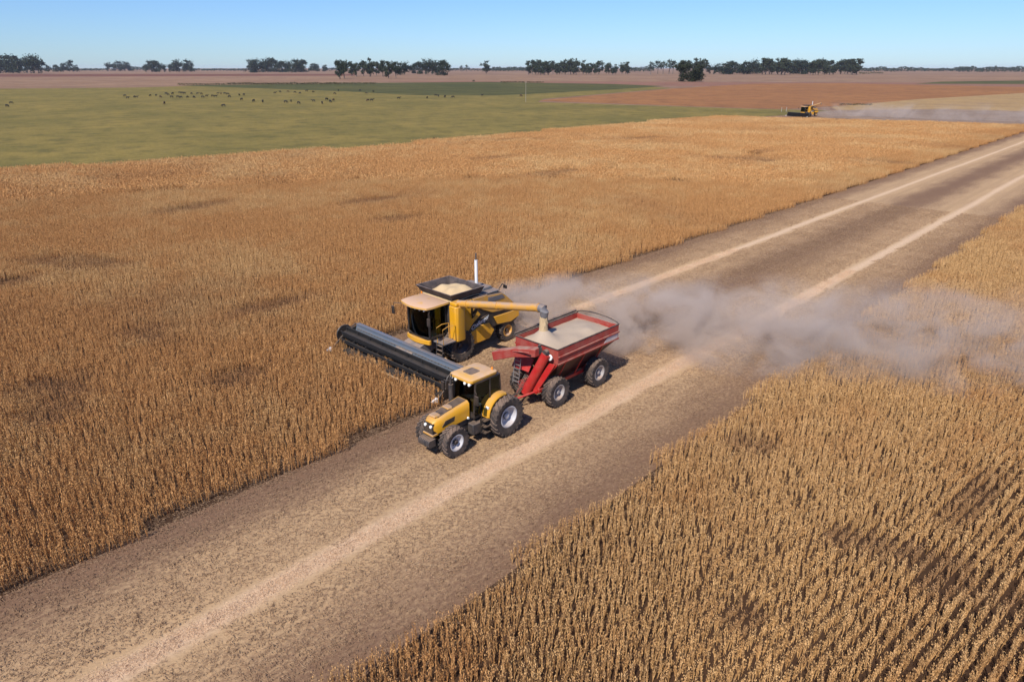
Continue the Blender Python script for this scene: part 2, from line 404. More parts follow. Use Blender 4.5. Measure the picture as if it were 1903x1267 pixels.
def scatter(name, pts, tiles, label):
    """pts: (x, y, rot, scale_xy, scale_z, variant, patch). One object; its geometry nodes set a tile mesh on every point."""
    me = bpy.data.meshes.new(name); me.from_pydata([(q[0], q[1], 0) for q in pts], [], []); me.update()
    for nm_, i in (('rot', 2), ('sxy', 3), ('sz', 4), ('patch', 6)):
        a = me.attributes.new(nm_, 'FLOAT', 'POINT'); a.data.foreach_set('value', [float(q[i]) for q in pts])
    a = me.attributes.new('var', 'INT', 'POINT'); a.data.foreach_set('value', [int(q[5]) for q in pts])
    o = bpy.data.objects.new(name, me); COL.objects.link(o)
    o['kind'] = 'stuff'; o['label'] = label
    ng = bpy.data.node_groups.new(name + '_tiles', 'GeometryNodeTree')
    ng.interface.new_socket('Geometry', in_out='INPUT', socket_type='NodeSocketGeometry')
    ng.interface.new_socket('Geometry', in_out='OUTPUT', socket_type='NodeSocketGeometry')
    N = ng.nodes.new; L = ng.links.new
    gi, go = N('NodeGroupInput'), N('NodeGroupOutput')
    toi = N('GeometryNodeGeometryToInstance')
    infos = []
    for k, m in enumerate(tiles):
        src = bpy.data.objects.new('tile_source', m)          # never linked to the scene: only its mesh is read
        oi = N('GeometryNodeObjectInfo'); oi.inputs['Object'].default_value = src; oi.inputs['As Instance'].default_value = False
        infos.append(oi)
    for oi in reversed(infos): L(oi.outputs['Geometry'], toi.inputs[0])
    iop = N('GeometryNodeInstanceOnPoints')
    L(gi.outputs[0], iop.inputs['Points']); L(toi.outputs[0], iop.inputs['Instance'])
    iop.inputs['Pick Instance'].default_value = True
    def attr(nm_, ty='FLOAT'):
        n = N('GeometryNodeInputNamedAttribute'); n.data_type = ty; n.inputs[0].default_value = nm_; return n.outputs[0]
    L(attr('var', 'INT'), iop.inputs['Instance Index'])
    cr = N('ShaderNodeCombineXYZ'); L(attr('rot'), cr.inputs[2]); L(cr.outputs[0], iop.inputs['Rotation'])
    cs = N('ShaderNodeCombineXYZ'); sxy = attr('sxy'); L(sxy, cs.inputs[0]); L(sxy, cs.inputs[1]); L(attr('sz'), cs.inputs[2]); L(cs.outputs[0], iop.inputs['Scale'])
    L(iop.outputs[0], go.inputs[0])
    md = o.modifiers.new('tiles', 'NODES'); md.node_group = ng
    return o

def inside(P, x, y):
    c = False; j = len(P) - 1
    for i in range(len(P)):
        (xi, yi), (xj, yj) = P[i], P[j]
        if (yi > y) != (yj > y) and x < (xj - xi) * (y - yi) / (yj - yi) + xi: c = not c
        j = i
    return c

ROW = R(-7)     # the sowing rows run a little askew to the cut edge
def grid(P, W, L, cond):
    xs = [q[0] for q in P]; ys = [q[1] for q in P]
    cx, cy = (min(xs) + max(xs)) / 2, (min(ys) + max(ys)) / 2; rad = math.hypot(max(xs) - cx, max(ys) - cy)
    nx, ny = int(rad / W) + 1, int(rad / L) + 1; out = []
    cr, sr = math.cos(ROW), math.sin(ROW)
    for i in range(-nx, nx):
        for j in range(-ny, ny):
            lx, ly = i * W, j * L + (i % 3) * L / 3
            x, y = cx + lx * cr - ly * sr, cy + lx * sr + ly * cr
            if inside(P, x, y) and cond(x, y): out.append((x, y))
    return out

# low or lodged dark places that the photograph shows: (x, y, half-length along, half-width, angle)
def dark_from_px(a, b, wpx):
    (x0, y0), (x1, y1) = G(*a), G(*b)
    return ((x0 + x1) / 2, (y0 + y1) / 2, max(0.8, math.hypot(x1 - x0, y1 - y0) / 2), wpx, math.atan2(y1 - y0, x1 - x0))
DARKS = [dark_from_px((1300, 296), (1430, 302), 2.6), dark_from_px((1390, 288), (1460, 285), 1.6), dark_from_px((1560, 300), (1700, 309), 1.5),
         dark_from_px((450, 590), (580, 560), 0.8), dark_from_px((450, 588), (520, 572), 1.0), dark_from_px((60, 725), (150, 730), 1.0), dark_from_px((90, 770), (125, 775), 1.3),
         dark_from_px((250, 622), (290, 640), 0.8), dark_from_px((1180, 262), (1250, 258), 1.6), dark_from_px((640, 385), (730, 372), 1.2),
         dark_from_px((700, 415), (775, 408), 1.0), dark_from_px((60, 490), (220, 500), 1.4), dark_from_px((0, 530), (60, 530), 1.2), dark_from_px((400, 725), (470, 705), 0.9),
         dark_from_px((1000, 330), (1090, 322), 1.4), dark_from_px((300, 400), (420, 380), 1.6), dark_from_px((860, 265), (1000, 262), 1.6), dark_from_px((880, 300), (960, 296), 1.3),
         dark_from_px((1370, 836), (1400, 830), 0.75), dark_from_px((1715, 1050), (1760, 1110), 0.75), dark_from_px((1760, 975), (1830, 910), 0.12), dark_from_px((1330, 1120), (1420, 1200), 0.35),
         dark_from_px((1840, 1150), (1890, 1110), 0.4), dark_from_px((1560, 1000), (1600, 1020), 0.4)]
def dark_at(x, y):
    d = 0.0
    for cx, cy, a, b_, th in DARKS:
        dx, dy = x - cx, y - cy; u = dx * math.cos(th) + dy * math.sin(th); v = -dx * math.sin(th) + dy * math.cos(th)
        q = (u / (a + 0.3)) ** 2 + (v / (b_ + 0.2)) ** 2
        if q < 2.2: d = max(d, min(1.0, (2.2 - q) * 0.62) * (0.45 + 0.9 * fbm(x / 1.7 + 31, y / 1.7)))
    return d

def crop_points(P, W, L, cond, nvar, sxy=1.0, jit=0.015):
    out = []
    for x, y in grid(P, W, L, cond):
        n = fbm(x / 17, y / 17); n2 = fbm(x / 4 + 50, y / 4)
        d = dark_at(x, y)
        streak = fbm(x / 30 + 9, y / 30 + 4)
        pd = max(0.0, (n - 0.62) * 2.2) + max(0.0, (n2 - 0.70) * 2.0) + max(0.0, (streak - 0.66) * 2.5)
        pd = min(1.0, pd * 0.7 + d * 0.95)
        sz = (0.86 + 0.30 * n2) * (1 - 0.28 * d) * (1 - 0.10 * pd) * rnd.uniform(0.94, 1.06)
        if d > 0.9 and rnd.random() < 0.10: continue
        out.append((x + rnd.gauss(0, jit), y + rnd.gauss(0, jit), ROW + rnd.choice((0, math.pi)) + rnd.gauss(0, 0.006), sxy, sz, rnd.randrange(nvar), pd))
    return out

LOD = 105.0
dist = lambda x, y: math.hypot(x, y)
PL = FARL + [END_B, (X_L, 250.0), (X_L, 20.3), (X_OLD, 20.3), (X_OLD, -18.0), (-60, -18.0)]
PR = [(X_R, -10.0), (X_R, 110.0), (13.0, 110.0), (13.0, -10.0)]
EDGE = lambda x, y: y > 20 and x > X_L - 8
pl = crop_points(PL, 1.05, 1.5, lambda x, y: (dist(x, y) < LOD or EDGE(x, y)) and y > -18, 8)
plf = crop_points(PL, 4.2, 4.0, lambda x, y: dist(x, y) >= LOD and not (y > 20 and x > X_L - 6), 5, jit=0.2)
pl += [q[:5] + (q[5] + 8,) + q[6:] for q in plf]
scatter('soybean_crop', pl, NEAR + FAR, 'standing ripe soybean crop left of the harvested strip')
pr = crop_points(PR, 1.05, 1.5, lambda x, y: dist(x, y) < LOD and x < 13 - 0.0 * y, 8)
scatter('soybean_crop', pr, NEAR, 'standing ripe soybean crop right of the harvested strip')

# ---- straw and cut stubble on the strip, fallen leaves and straw between the rows
t = NT('loose_straw'); at = t.n('ShaderNodeAttribute', attribute_name='pv')
STRAW = t.bsdf(t.mix(at.outputs['Fac'], (0.17, 0.10, 0.062), (0.48, 0.325, 0.20)), 0.85, spec=0.15)
t = NT('pale_chaff'); at = t.n('ShaderNodeAttribute', attribute_name='pv')
CHAFF = t.bsdf(t.mix(at.outputs['Fac'], (0.38, 0.25, 0.155), (0.68, 0.49, 0.33)), 0.85, spec=0.15)
def straw_tile(seed, n, nstub, lo, hi, heaped=False):
    rr = random.Random(seed); vs, fs, pvs = [], [], []
    for k in range(n):
        x, y, z = rr.uniform(-1, 1), rr.uniform(-1, 1), rr.uniform(0.008, 0.05); a = rr.gauss(0.3, 1.0); l = rr.uniform(0.03, 0.10); wd = rr.uniform(0.004, 0.009)
        if heaped:
            q = math.sqrt(-2 * math.log(max(1e-6, rr.random()))) * 0.42; w_ = rr.uniform(0, 6.28); x, y, l = q * math.cos(w_), q * math.sin(w_), l * 1.5
        dx, dy, dz = math.cos(a) * l, math.sin(a) * l, rr.uniform(-0.03, 0.04); b0 = len(vs)
        vs += [(x - dx - dy * wd / l, y - dy + dx * wd / l, z), (x - dx + dy * wd / l, y - dy - dx * wd / l, z), (x + dx, y + dy, max(0.006, z + dz)), (x, y, z + 0.02)]
        fs += [(b0, b0 + 1, b0 + 2), (b0, b0 + 2, b0 + 3)]; q = rr.uniform(lo, hi); pvs += [q, q * 0.9]
    for k in range(nstub):
        x = (rr.randrange(5) + 0.5) * 0.4 - 1 + rr.gauss(0, 0.03); y = rr.uniform(-1, 1); h = rr.uniform(0.05, 0.13); b0 = len(vs); a = rr.uniform(0, 3.14)
        dx, dy = 0.009 * math.cos(a), 0.009 * math.sin(a)
        vs += [(x - dx, y - dy, 0), (x + dx, y + dy, 0), (x + dx + rr.gauss(0, 0.02), y + dy + rr.gauss(0, 0.02), h)]
        fs.append((b0, b0 + 1, b0 + 2)); pvs.append(rr.uniform(lo, hi))
    return mesh_from('straw_tile', vs, fs, CHAFF if heaped else STRAW, pvs)
ST = [straw_tile(300 + i, 520, 130, 0.25, 1.0) for i in range(4)] + [straw_tile(320 + i, 240, 150, 0.0, 0.75) for i in range(4)] + [straw_tile(340 + i, 520, 0, 0.7, 1.2, True) for i in range(3)]
sp_pts = []
cols = [(-18.0, 8), (-28.4, 8)] + [(-18.0 + k, 0 if abs(k) < 3 else 4) for k in (-4.2, -2.8, -1.4, 1.4, 2.8, 4.2)] + [(-28.4 + k, 0 if abs(k) < 3 else 4) for k in (-4.2, -2.8, -1.4, 1.4, 2.8, 4.2)] + [(-23.1, 4), (-24.4, 4), (-33.6, 4), (-12.6, 4)]
for x, v0 in cols:
    y = -12.0
    while y < (92 if v0 != 8 else 165):
        y += 1.5
        if x < X_OLD - 0.6 and y < 20.5: continue
        if v0 == 8:
            yy = y * 0.4 - 6
            if yy < 60 and (x > X_OLD or yy > 21.5): sp_pts.append((x + rnd.gauss(0, 0.06), yy, rnd.uniform(0, 6.28), 0.50, 0.6, 8 + rnd.randrange(3), 0))
        else: sp_pts.append((x + rnd.gauss(0, 0.12), y, rnd.uniform(-0.3, 0.3) + rnd.choice((0, math.pi)), 0.80, rnd.uniform(0.8, 1.2), rnd.randrange(4) + v0, 0))
scatter('straw_litter', sp_pts, ST, 'loose straw and cut stubble over the harvested strip')

# ------------------------------------------------------------------ machines (fronts towards -Y, their left side is +X)
def tyre_mesh(mb, r, w, lug=0.045, n=22, rim_r=0.55, side=1):
    h = w / 2
    mb.lathe([(-h * 0.80, rim_r), (-h * 0.98, rim_r + (r - rim_r) * 0.45), (-h * 0.96, r - lug * 2.2), (-h * 0.80, r - lug * 1.2), (0, r - lug), (h * 0.80, r - lug * 1.2), (h * 0.96, r - lug * 2.2), (h * 0.98, rim_r + (r - rim_r) * 0.45), (h * 0.80, rim_r)], (0, 0, 0), 48, caps=False)
    for sgn in (-1, 1):
        for k in range(n):
            a0 = 2 * math.pi * (k + (0.5 if sgn > 0 else 0)) / n; da = 2 * math.pi / n * 0.22
            sk = 2 * math.pi / n * 1.05
            secs = []
            for q, (xx, aa, rr, ri) in enumerate(((0.02, a0, r, r - lug * 1.3), (h * 0.62, a0 + sk * 0.65, r - lug * 0.1, r - lug * 1.5), (h * 1.0, a0 + sk, r - lug * 0.9, r - lug * 2.6))):
                secs.append([(sgn * xx, rr * math.cos(aa - da), rr * math.sin(aa - da)), (sgn * xx, rr * math.cos(aa + da), rr * math.sin(aa + da)),
                             (sgn * xx, ri * math.cos(aa + da * 1.2), ri * math.sin(aa + da * 1.2)), (sgn * xx, ri * math.cos(aa - da * 1.2), ri * math.sin(aa - da * 1.2))])
            mb.loft(secs)
    return mb

def wheel(parent, x, y, r, w, rim_r, rimmat, side, hubmat=None, dish=0.12, n=22, label=None):
    """wheel (rim) > tyre, hub; side = +1 when the outer face looks to +X"""
    h = w / 2
    rim = MB(); s = side
    rim.lathe([(-s * h * 0.78, rim_r + 0.015), (s * h * 0.70, rim_r + 0.02), (s * h * 0.82, rim_r + 0.035), (s * h * 0.84, rim_r - 0.02), (s * h * 0.70, rim_r - 0.05), (s * (h * 0.66 - dish * 0.4), rim_r * 0.80), (s * (h * 0.66 - dish), rim_r * 0.55), (s * (h * 0.66 - dish), rim_r * 0.12)], (0, 0, 0), 36)
    o = rim.build('wheel', rimmat, parent, loc=(x, y, r))
    if label: o['label'] = label
    tyre_mesh(MB(), r, w, 0.05 * r / 0.9, n, rim_r).build('tyre', M['rubber'], o)
    hb = MB(); hb.lathe([(s * (h * 0.66 - dish) - s * 0.02, rim_r * 0.30), (s * (h * 0.66 - dish + 0.10), rim_r * 0.28), (s * (h * 0.66 - dish + 0.13), rim_r * 0.20), (s * (h * 0.66 - dish + 0.13), 0.01)], (0, 0, 0), 20)
    for k in range(8):
        a = k * math.pi / 4; c = (s * (h * 0.66 - dish + 0.01), rim_r * 0.42 * math.cos(a), rim_r * 0.42 * math.sin(a))
        hb.lathe([(-0.02, 0.022), (0.025, 0.022), (0.03, 0.01)] if s > 0 else [(0.02, 0.022), (-0.025, 0.022), (-0.03, 0.01)], c, 6)
    hb.build('hub', hubmat or M['dark'], o)
    return o

def rounded(x0, x1, y0, y1, r, n=4):
    out = []
    for cx, cy, a0 in ((x1 - r, y1 - r, 0), (x0 + r, y1 - r, 90), (x0 + r, y0 + r, 180), (x1 - r, y0 + r, 270)):
        for k in range(n + 1):
            a = R(a0 + 90 * k / n); out.append((cx + r * math.cos(a), cy + r * math.sin(a)))
    return out

# ============================ tractor
TX, TY = -20.68, 19.85
T = empty('tractor', (TX, TY, 0))
tag(T, 'yellow farm tractor with white rims pulling the red grain cart', 'tractor')
ch = MB()
ch.box(-0.30, 0.30, -3.1, 0.55, 0.55, 0.98); ch.box(-0.42, 0.42, -0.55, 0.50, 0.62, 1.25)
ch.lathe([(-1.15, 0.17), (1.15, 0.17)], (0, 0, 0.975), 14); ch.box(-0.36, 0.36, -1.6, -0.6, 0.5, 1.15)
ch.build('chassis', M['dark'], T, 0.02)
fa = MB(); fa.lathe([(-0.85, 0.11), (-0.3, 0.13), (0.3, 0.13), (0.85, 0.11)], (0, -2.9, 0.70), 12); fa.box(-0.22, 0.22, -3.1, -2.65, 0.5, 0.85)
fa.path([(-0.75, -2.7, 0.72), (0.75, -2.7, 0.72)], 0.035); fa.build('front_axle', M['dark'], T, 0.015)
for s in (1, -1):
    wheel(T, s * 0.99, 0, 0.975, 0.82, 0.50, M['rimwhite'], s, M['rimwhite'], 0.16, 22)
    wheel(T, s * 0.78, -2.9, 0.70, 0.54, 0.37, M['rimwhite'], s, M['black'], 0.10, 20)
# bonnet: yellow shell falling towards the nose
def hood_ring(y, w0, w1, z0, z1):
    return [(-w0, y, z0), (-w0 * 1.02, y, (z0 + z1) / 2), (-w1, y, z1 - 0.10), (-w1 * 0.72, y, z1), (w1 * 0.72, y, z1), (w1, y, z1 - 0.10), (w0 * 1.02, y, (z0 + z1) / 2), (w0, y, z0)]
hd = MB(); hd.loft([hood_ring(-3.60, 0.30, 0.27, 1.30, 1.64), hood_ring(-3.42, 0.37, 0.36, 1.12, 1.76), hood_ring(-2.9, 0.39, 0.39, 1.15, 1.86), hood_ring(-2.1, 0.40, 0.40, 1.20, 1.98), hood_ring(-1.62, 0.42, 0.42, 1.24, 2.05)], smooth=True)
hood = hd.build('hood', M['yellow'], T, 0.0, 50)
gr = MB(); gr.prism([(-3.635, 1.02), (-3.66, 1.34), (-3.615, 1.60), (-3.45, 1.60), (-3.40, 1.02)], 'x', -0.30, 0.30)
for k in range(6): gr.box(-0.29, 0.29, -3.672, -3.63, 1.06 + k * 0.075, 1.085 + k * 0.075)
gr.build('grille', M['black'], hood)
bl = MB(); bl.prism([(-3.30, 1.800), (-2.1, 1.990), (-1.66, 2.060), (-1.66, 2.03), (-3.30, 1.770)], 'x', -0.25, 0.25)
for s in (-1, 1): bl.prism([(-3.2, 1.35), (-2.5, 1.40), (-2.45, 1.62), (-3.0, 1.58)], 'x', s * 0.385, s * 0.405)
bl.build('vent', M['black'], hood)
for yy in (-3.25, -2.52):
    pp = MB(); pp.loft([[(a, yy + b * (0.20 if yy < -3 else 0.16), 1.82 + (yy + 3.25) * 0.16) for a, b in ((-0.21, -1), (0.21, -1), (0.24, 0.4), (0.16, 1), (-0.16, 1), (-0.24, 0.4))], [(a * 0.85, yy + b * 0.14, 1.875 + (yy + 3.25) * 0.16) for a, b in ((-0.21, -1), (0.21, -1), (0.24, 0.4), (0.16, 1), (-0.16, 1), (-0.24, 0.4))]])
    pp.build('hood_cover', M['yellow_dusty'], hood, 0.01)
for s in (-1, 1):
    hl = MB(); hl.lathe([(-0.05, 0.055), (-0.035, 0.07), (0.05, 0.075)], (s * 0.18, -3.645, 1.46), 14, 'y'); hl.build('headlight', M['lamp'], T)
bp = MB(); bp.prism([(-3.70, 1.02), (-3.70, 1.10), (-3.35, 1.12), (-3.35, 1.00)], 'x', -0.33, 0.33); bp.build('nose_trim', M['yellow_dusty'], T, 0.02)
fw = MB()
for k in range(7): fw.prism([(-3.55, 0.55), (-3.88, 0.55), (-3.97, 0.64), (-3.97, 0.82), (-3.90, 0.92), (-3.55, 0.92)], 'x', -0.36 + k * 0.105, -0.36 + k * 0.105 + 0.088)
fw.build('front_weight', M['dark'], T, 0.02)
# engine bay and steps under the bonnet
eb = MB(); eb.box(-0.34, 0.34, -3.3, -1.55, 0.9, 1.22); eb.box(0.42, 0.80, -1.75, -0.95, 0.48, 1.02); eb.box(-0.80, -0.42, -1.75, -0.95, 0.48, 1.02)
eb.build('fuel_tank', M['dark'], T, 0.05)
st = MB()
for k in range(3): st.box(0.80, 1.10, -1.32, -0.95, 0.50 + k * 0.30, 0.54 + k * 0.30)
st.box(0.80, 0.84, -1.34, -1.30, 0.45, 1.2); st.box(0.80, 0.84, -0.97, -0.93, 0.45, 1.2); st.path([(0.95, -1.36, 0.6), (0.98, -1.38, 1.5), (0.80, -1.30, 1.9)], 0.018)
st.build('cab_step', M['black'], T)
# cab
FYB, RYB, CW = -1.55, 0.05, 0.70
cb = MB()
cb.prism([(FYB, 1.20), (FYB + 0.05, 1.55), (RYB, 1.70), (RYB + 0.1, 1.25)], 'x', -CW + 0.03, CW - 0.03)
for s in (-1, 1):
    x = s * CW
    for a, b in (((x * 0.94, FYB, 1.5), (x * 0.97, FYB + 0.10, 2.95)), ((x * 1.02, -0.62, 1.4), (x, -0.60, 2.95)), ((x * 0.96, RYB + 0.1, 1.6), (x * 0.96, RYB - 0.02, 2.95))):
        cb.path([a, b], 0.045, 6)
for z, y in ((2.93, FYB + 0.10), (2.93, RYB - 0.02)): cb.path([(-CW * 0.97, y, z), (CW * 0.97, y, z)], 0.05, 6)
for s in (-1, 1): cb.path([(s * CW * 0.97, FYB + 0.1, 2.93), (s * CW * 0.96, RYB - 0.02, 2.93)], 0.05, 6)
cab = cb.build('cab', M['black'], T)
def pane(parent, q, name='window', mat=None, th=0.012):
    a = [Vector(v) for v in q]; nrm = (a[1] - a[0]).cross(a[2] - a[0]).normalized() * th
    m = MB(); n = len(a); m.loft([a, [v + nrm for v in a]]); return m.build(name, mat or M['glass'], parent)
pane(cab, [(-CW * 0.93, FYB - 0.0, 1.55), (CW * 0.93, FYB, 1.55), (CW * 0.95, FYB + 0.09, 2.88), (-CW * 0.95, FYB + 0.09, 2.88)], 'windscreen')
pane(cab, [(-CW * 0.95, RYB + 0.09, 1.70), (CW * 0.95, RYB + 0.09, 1.70), (CW * 0.95, RYB - 0.01, 2.88), (-CW * 0.95, RYB - 0.01, 2.88)])
for s in (-1, 1):
    pane(cab, [(s * CW * 0.95, FYB + 0.02, 1.35), (s * CW * 1.01, -0.66, 1.35), (s * CW * 0.99, -0.64, 2.88), (s * CW * 0.96, FYB + 0.12, 2.88)])
    pane(cab, [(s * CW * 1.01, -0.58, 1.75), (s * CW * 0.96, RYB + 0.06, 1.75), (s * CW * 0.96, RYB, 2.88), (s * CW * 0.99, -0.56, 2.88)])
se = MB(); se.box(-0.26, 0.26, -0.62, -0.15, 1.68, 1.80); se.prism([(-0.2, 1.75), (-0.02, 2.45), (0.06, 2.45), (-0.04, 1.75)], 'x', -0.25, 0.25); se.build('seat', M['seat'], cab, 0.04)
sw = MB(); sw.path([(0, -1.30, 1.5), (0, -1.02, 2.08)], 0.035)
for k in range(16):
    a, b = 2 * math.pi * k / 16, 2 * math.pi * (k + 1) / 16
    sw.path([(0.2 * math.cos(a), -1.02 + 0.18 * math.sin(a), 2.08 + 0.09 * math.sin(a)), (0.2 * math.cos(b), -1.02 + 0.18 * math.sin(b), 2.08 + 0.09 * math.sin(b))], 0.016, 5)
sw.build('steering_wheel', M['black'], cab)
rf = MB(); rl = [(q[0], q[1]) for q in rounded(-0.72, 0.72, -1.78, -0.05, 0.18)]
rf.loft([[(x * 0.93, -0.85 + (y + 0.85) * 0.93, 2.95) for x, y in rl], [(x, y, 3.02) for x, y in rl], [(x * 0.99, -0.85 + (y + 0.85) * 0.99, 3.12) for x, y in rl], [(x * 0.80, -0.85 + (y + 0.85) * 0.80, 3.19) for x, y in rl]])
roof = rf.build('roof', M['yellowroof'], T, 0.0, 40)
hm = MB(); hm.prism(rounded(-0.28, 0.28, -1.35, -0.75, 0.08), 'z', 3.185, 3.205); hm.build('roof_hatch', M['dark'], roof)
for s in (-1, 1):
    for q in (0.30, 0.58):
        wl = MB(); wl.lathe([(-0.05, 0.06), (-0.03, 0.075), (0.07, 0.06)], (s * q, -1.72, 2.93), 12, 'y'); wl.build('work_light', M['lamp'], roof)
    wl = MB(); wl.lathe([(0.05, 0.06), (0.03, 0.075), (-0.07, 0.06)], (s * 0.55, -0.02, 2.90), 12, 'y'); wl.build('work_light', M['lamp'], roof)
be = MB(); be.lathe([(0, 0.05), (0.10, 0.055), (0.14, 0.03)], (0.50, -0.25, 3.16), 12, 'z'); be.build('beacon', M['amber'], roof)
# arched mudguards over the rear wheels
for s in (1, -1):
    fd = MB(); rings = []
    for k in range(11):
        a = R(168 - 8.6 * k); r0 = 1.10 + 0.09 * math.sin(k / 10 * math.pi)
        y, z = r0 * math.cos(a), 0.975 + r0 * math.sin(a); y2, z2 = (r0 - 0.09) * math.cos(a), 0.975 + (r0 - 0.09) * math.sin(a)
        xi, xo = s * 0.60, s * (1.06 if k < 9 else 1.02)
        rings.append([(xi, y, z), (xo - s * 0.06, y, z), (xo, y2 * 1.02, z2 + 0.02), (xo, y2 * 0.985, z2 - 0.03), (xi, y2, z2)])
    fd.loft(rings, smooth=True); fd.build('fender', M['yellow'], T, 0.0, 40)
    wlp = MB(); wlp.box(s * 0.86, s * 1.02, -1.02, -0.96, 1.62, 1.72); wlp.build('turn_signal', M['lamp'], T)
ex = MB(); ex.path([(-0.50, -1.85, 1.2), (-0.52, -1.85, 1.75)], 0.05, 10); ex.path([(-0.52, -1.85, 1.7), (-0.52, -1.85, 2.65)], [0.115, 0.105], 14); ex.path([(-0.52, -1.85, 2.6), (-0.52, -1.85, 2.95), (-0.52, -1.76, 3.12)], 0.055, 10)
ex.build('exhaust_stack', M['dark'], T)
for s in (-1, 1):
    mr = MB(); mr.path([(s * 0.66, FYB + 0.06, 2.62), (s * 1.08, FYB - 0.22, 2.66), (s * 1.12, FYB - 0.24, 2.2)], 0.018, 6); mr.box(s * 1.12 - 0.11, s * 1.12 + 0.11, FYB - 0.29, FYB - 0.23, 2.15, 2.58)
    mr.build('mirror', M['black'], T, 0.01)
hp = MB(); hp.box(-0.45, 0.45, 0.5, 0.95, 0.55, 0.68)
for s in (-1, 1): hp.path([(s * 0.35, 0.5, 0.62), (s * 0.45, 1.15, 0.55)], 0.04); hp.path([(s * 0.42, 0.45, 1.4), (s * 0.45, 1.0, 0.7)], 0.03)
hp.box(-0.05, 0.05, 0.5, 1.30, 0.42, 0.47); hp.build('hitch', M['dark'], T)
fl = MB(); fl.lathe([(0, 0.06), (0.05, 0.05)], (0.46, -1.75, 1.28), 12, 'x'); fl.build('filler_cap', M['lamp'], T)

# ============================ grain cart
CX, CY = -20.90, 25.30
K = empty('grain_cart', (CX, CY, 0))
tag(K, 'red four-wheeled grain cart being filled with soybeans behind the yellow tractor', 'grain cart')
W0, Y0, Y1, ZT, ZM = 1.42, -1.92, 3.03, 3.16, 2.40
def rect(w, a, b, z): return [(-w, a, z), (w, a, z), (w, b, z), (-w, b, z)]
# upper walls: four slabs butted at the corners
uw = MB()
for s in (-1, 1):
    uw.prism([(Y0, ZM), (Y1, ZM), (Y1, ZT), (Y0, ZT)], 'x', s * W0, s * (W0 - 0.05))
    uw.prism([(Y0 - 0.02, ZM + 0.34), (Y1 + 0.02, ZM + 0.34), (Y1 + 0.02, ZM + 0.42), (Y0 - 0.02, ZM + 0.42)], 'x', s * (W0 + 0.002), s * (W0 + 0.06))
    uw.prism([(Y0 - 0.02, ZM - 0.03), (Y1 + 0.02, ZM - 0.03), (Y1 + 0.02, ZM + 0.05), (Y0 - 0.02, ZM + 0.05)], 'x', s * (W0 + 0.002), s * (W0 + 0.05))
uw.box(-W0 + 0.05, W0 - 0.05, Y0, Y0 + 0.05, ZM, ZT); uw.box(-W0 + 0.05, W0 - 0.05, Y1 - 0.05, Y1, ZM, ZT)
hop = uw.build('hopper', M['red_dusty'], K, 0.008)
dcl = MB(); dcl.prism([(1.75, ZM + 0.06), (2.95, ZM + 0.06), (2.98, ZM + 0.32), (2.05, ZM + 0.32)], 'x', W0 + 0.004, W0 + 0.014); dcl.build('decal', M['decal'], hop)
rim_ = MB()
for s in (-1, 1): rim_.path([(s * (W0 - 0.02), Y0 - 0.03, ZT + 0.03), (s * (W0 - 0.02), Y1 + 0.03, ZT + 0.03)], 0.035, 8)
rim_.path([(-W0, Y0 - 0.02, ZT + 0.03), (W0, Y0 - 0.02, ZT + 0.03)], 0.03, 8)
rim_.build('top_rail', M['dark'], hop)
bow = MB(); bow.path([(W0 * math.cos(R(a)), Y1 - 0.02, ZT + 0.02 + 0.27 * math.sin(R(a))) for a in range(0, 181, 12)], 0.035, 8); bow.build('tarp_bow', M['dark'], hop)
tr_ = MB(); tr_.path([(-W0 - 0.10, Y0, ZT + 0.08), (-W0 - 0.10, Y1, ZT + 0.10)], 0.07, 10); tr_.build('rolled_tarp', M['dark'], hop)
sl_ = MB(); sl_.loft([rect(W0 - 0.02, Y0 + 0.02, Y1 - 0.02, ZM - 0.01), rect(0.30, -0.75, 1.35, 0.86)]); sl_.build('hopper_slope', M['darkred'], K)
# frame, axles, wheels
fr = MB()
for s in (-1, 1): fr.box(s * 0.62, s * 0.74, -2.5, 2.5, 0.86, 1.04)
for y in (-2.3, -1.65, 1.65, 2.3): fr.box(-0.62, 0.62, y - 0.06, y + 0.06, 0.88, 1.02)
for y in (-1.65, 1.65): fr.lathe([(-1.1, 0.085), (1.1, 0.085)], (0, y, 0.78), 10)
for s in (-1, 1):
    for y in (-1.2, 0.3, 1.8): fr.path([(s * 0.68, y, 1.0), (s * 1.36, y, ZM - 0.02)], 0.04, 6)
fr.build('frame', M['red'], K, 0.01)
for s in (1, -1):
    for y in (-1.65, 1.65): wheel(K, s * 1.10, y, 0.79, 0.58, 0.40, M['rimgrey'], s, M['rimgrey'], 0.13, 20)
db = MB(); db.path([(-0.5, -2.45, 0.86), (0, -3.55, 0.62)], 0.06, 6); db.path([(0.5, -2.45, 0.86), (0, -3.55, 0.62)], 0.06, 6); db.box(-0.09, 0.09, -4.35, -3.45, 0.55, 0.68); db.box(-0.62, 0.62, -2.55, -2.40, 0.78, 0.95)
db.build('drawbar', M['red'], K, 0.01)
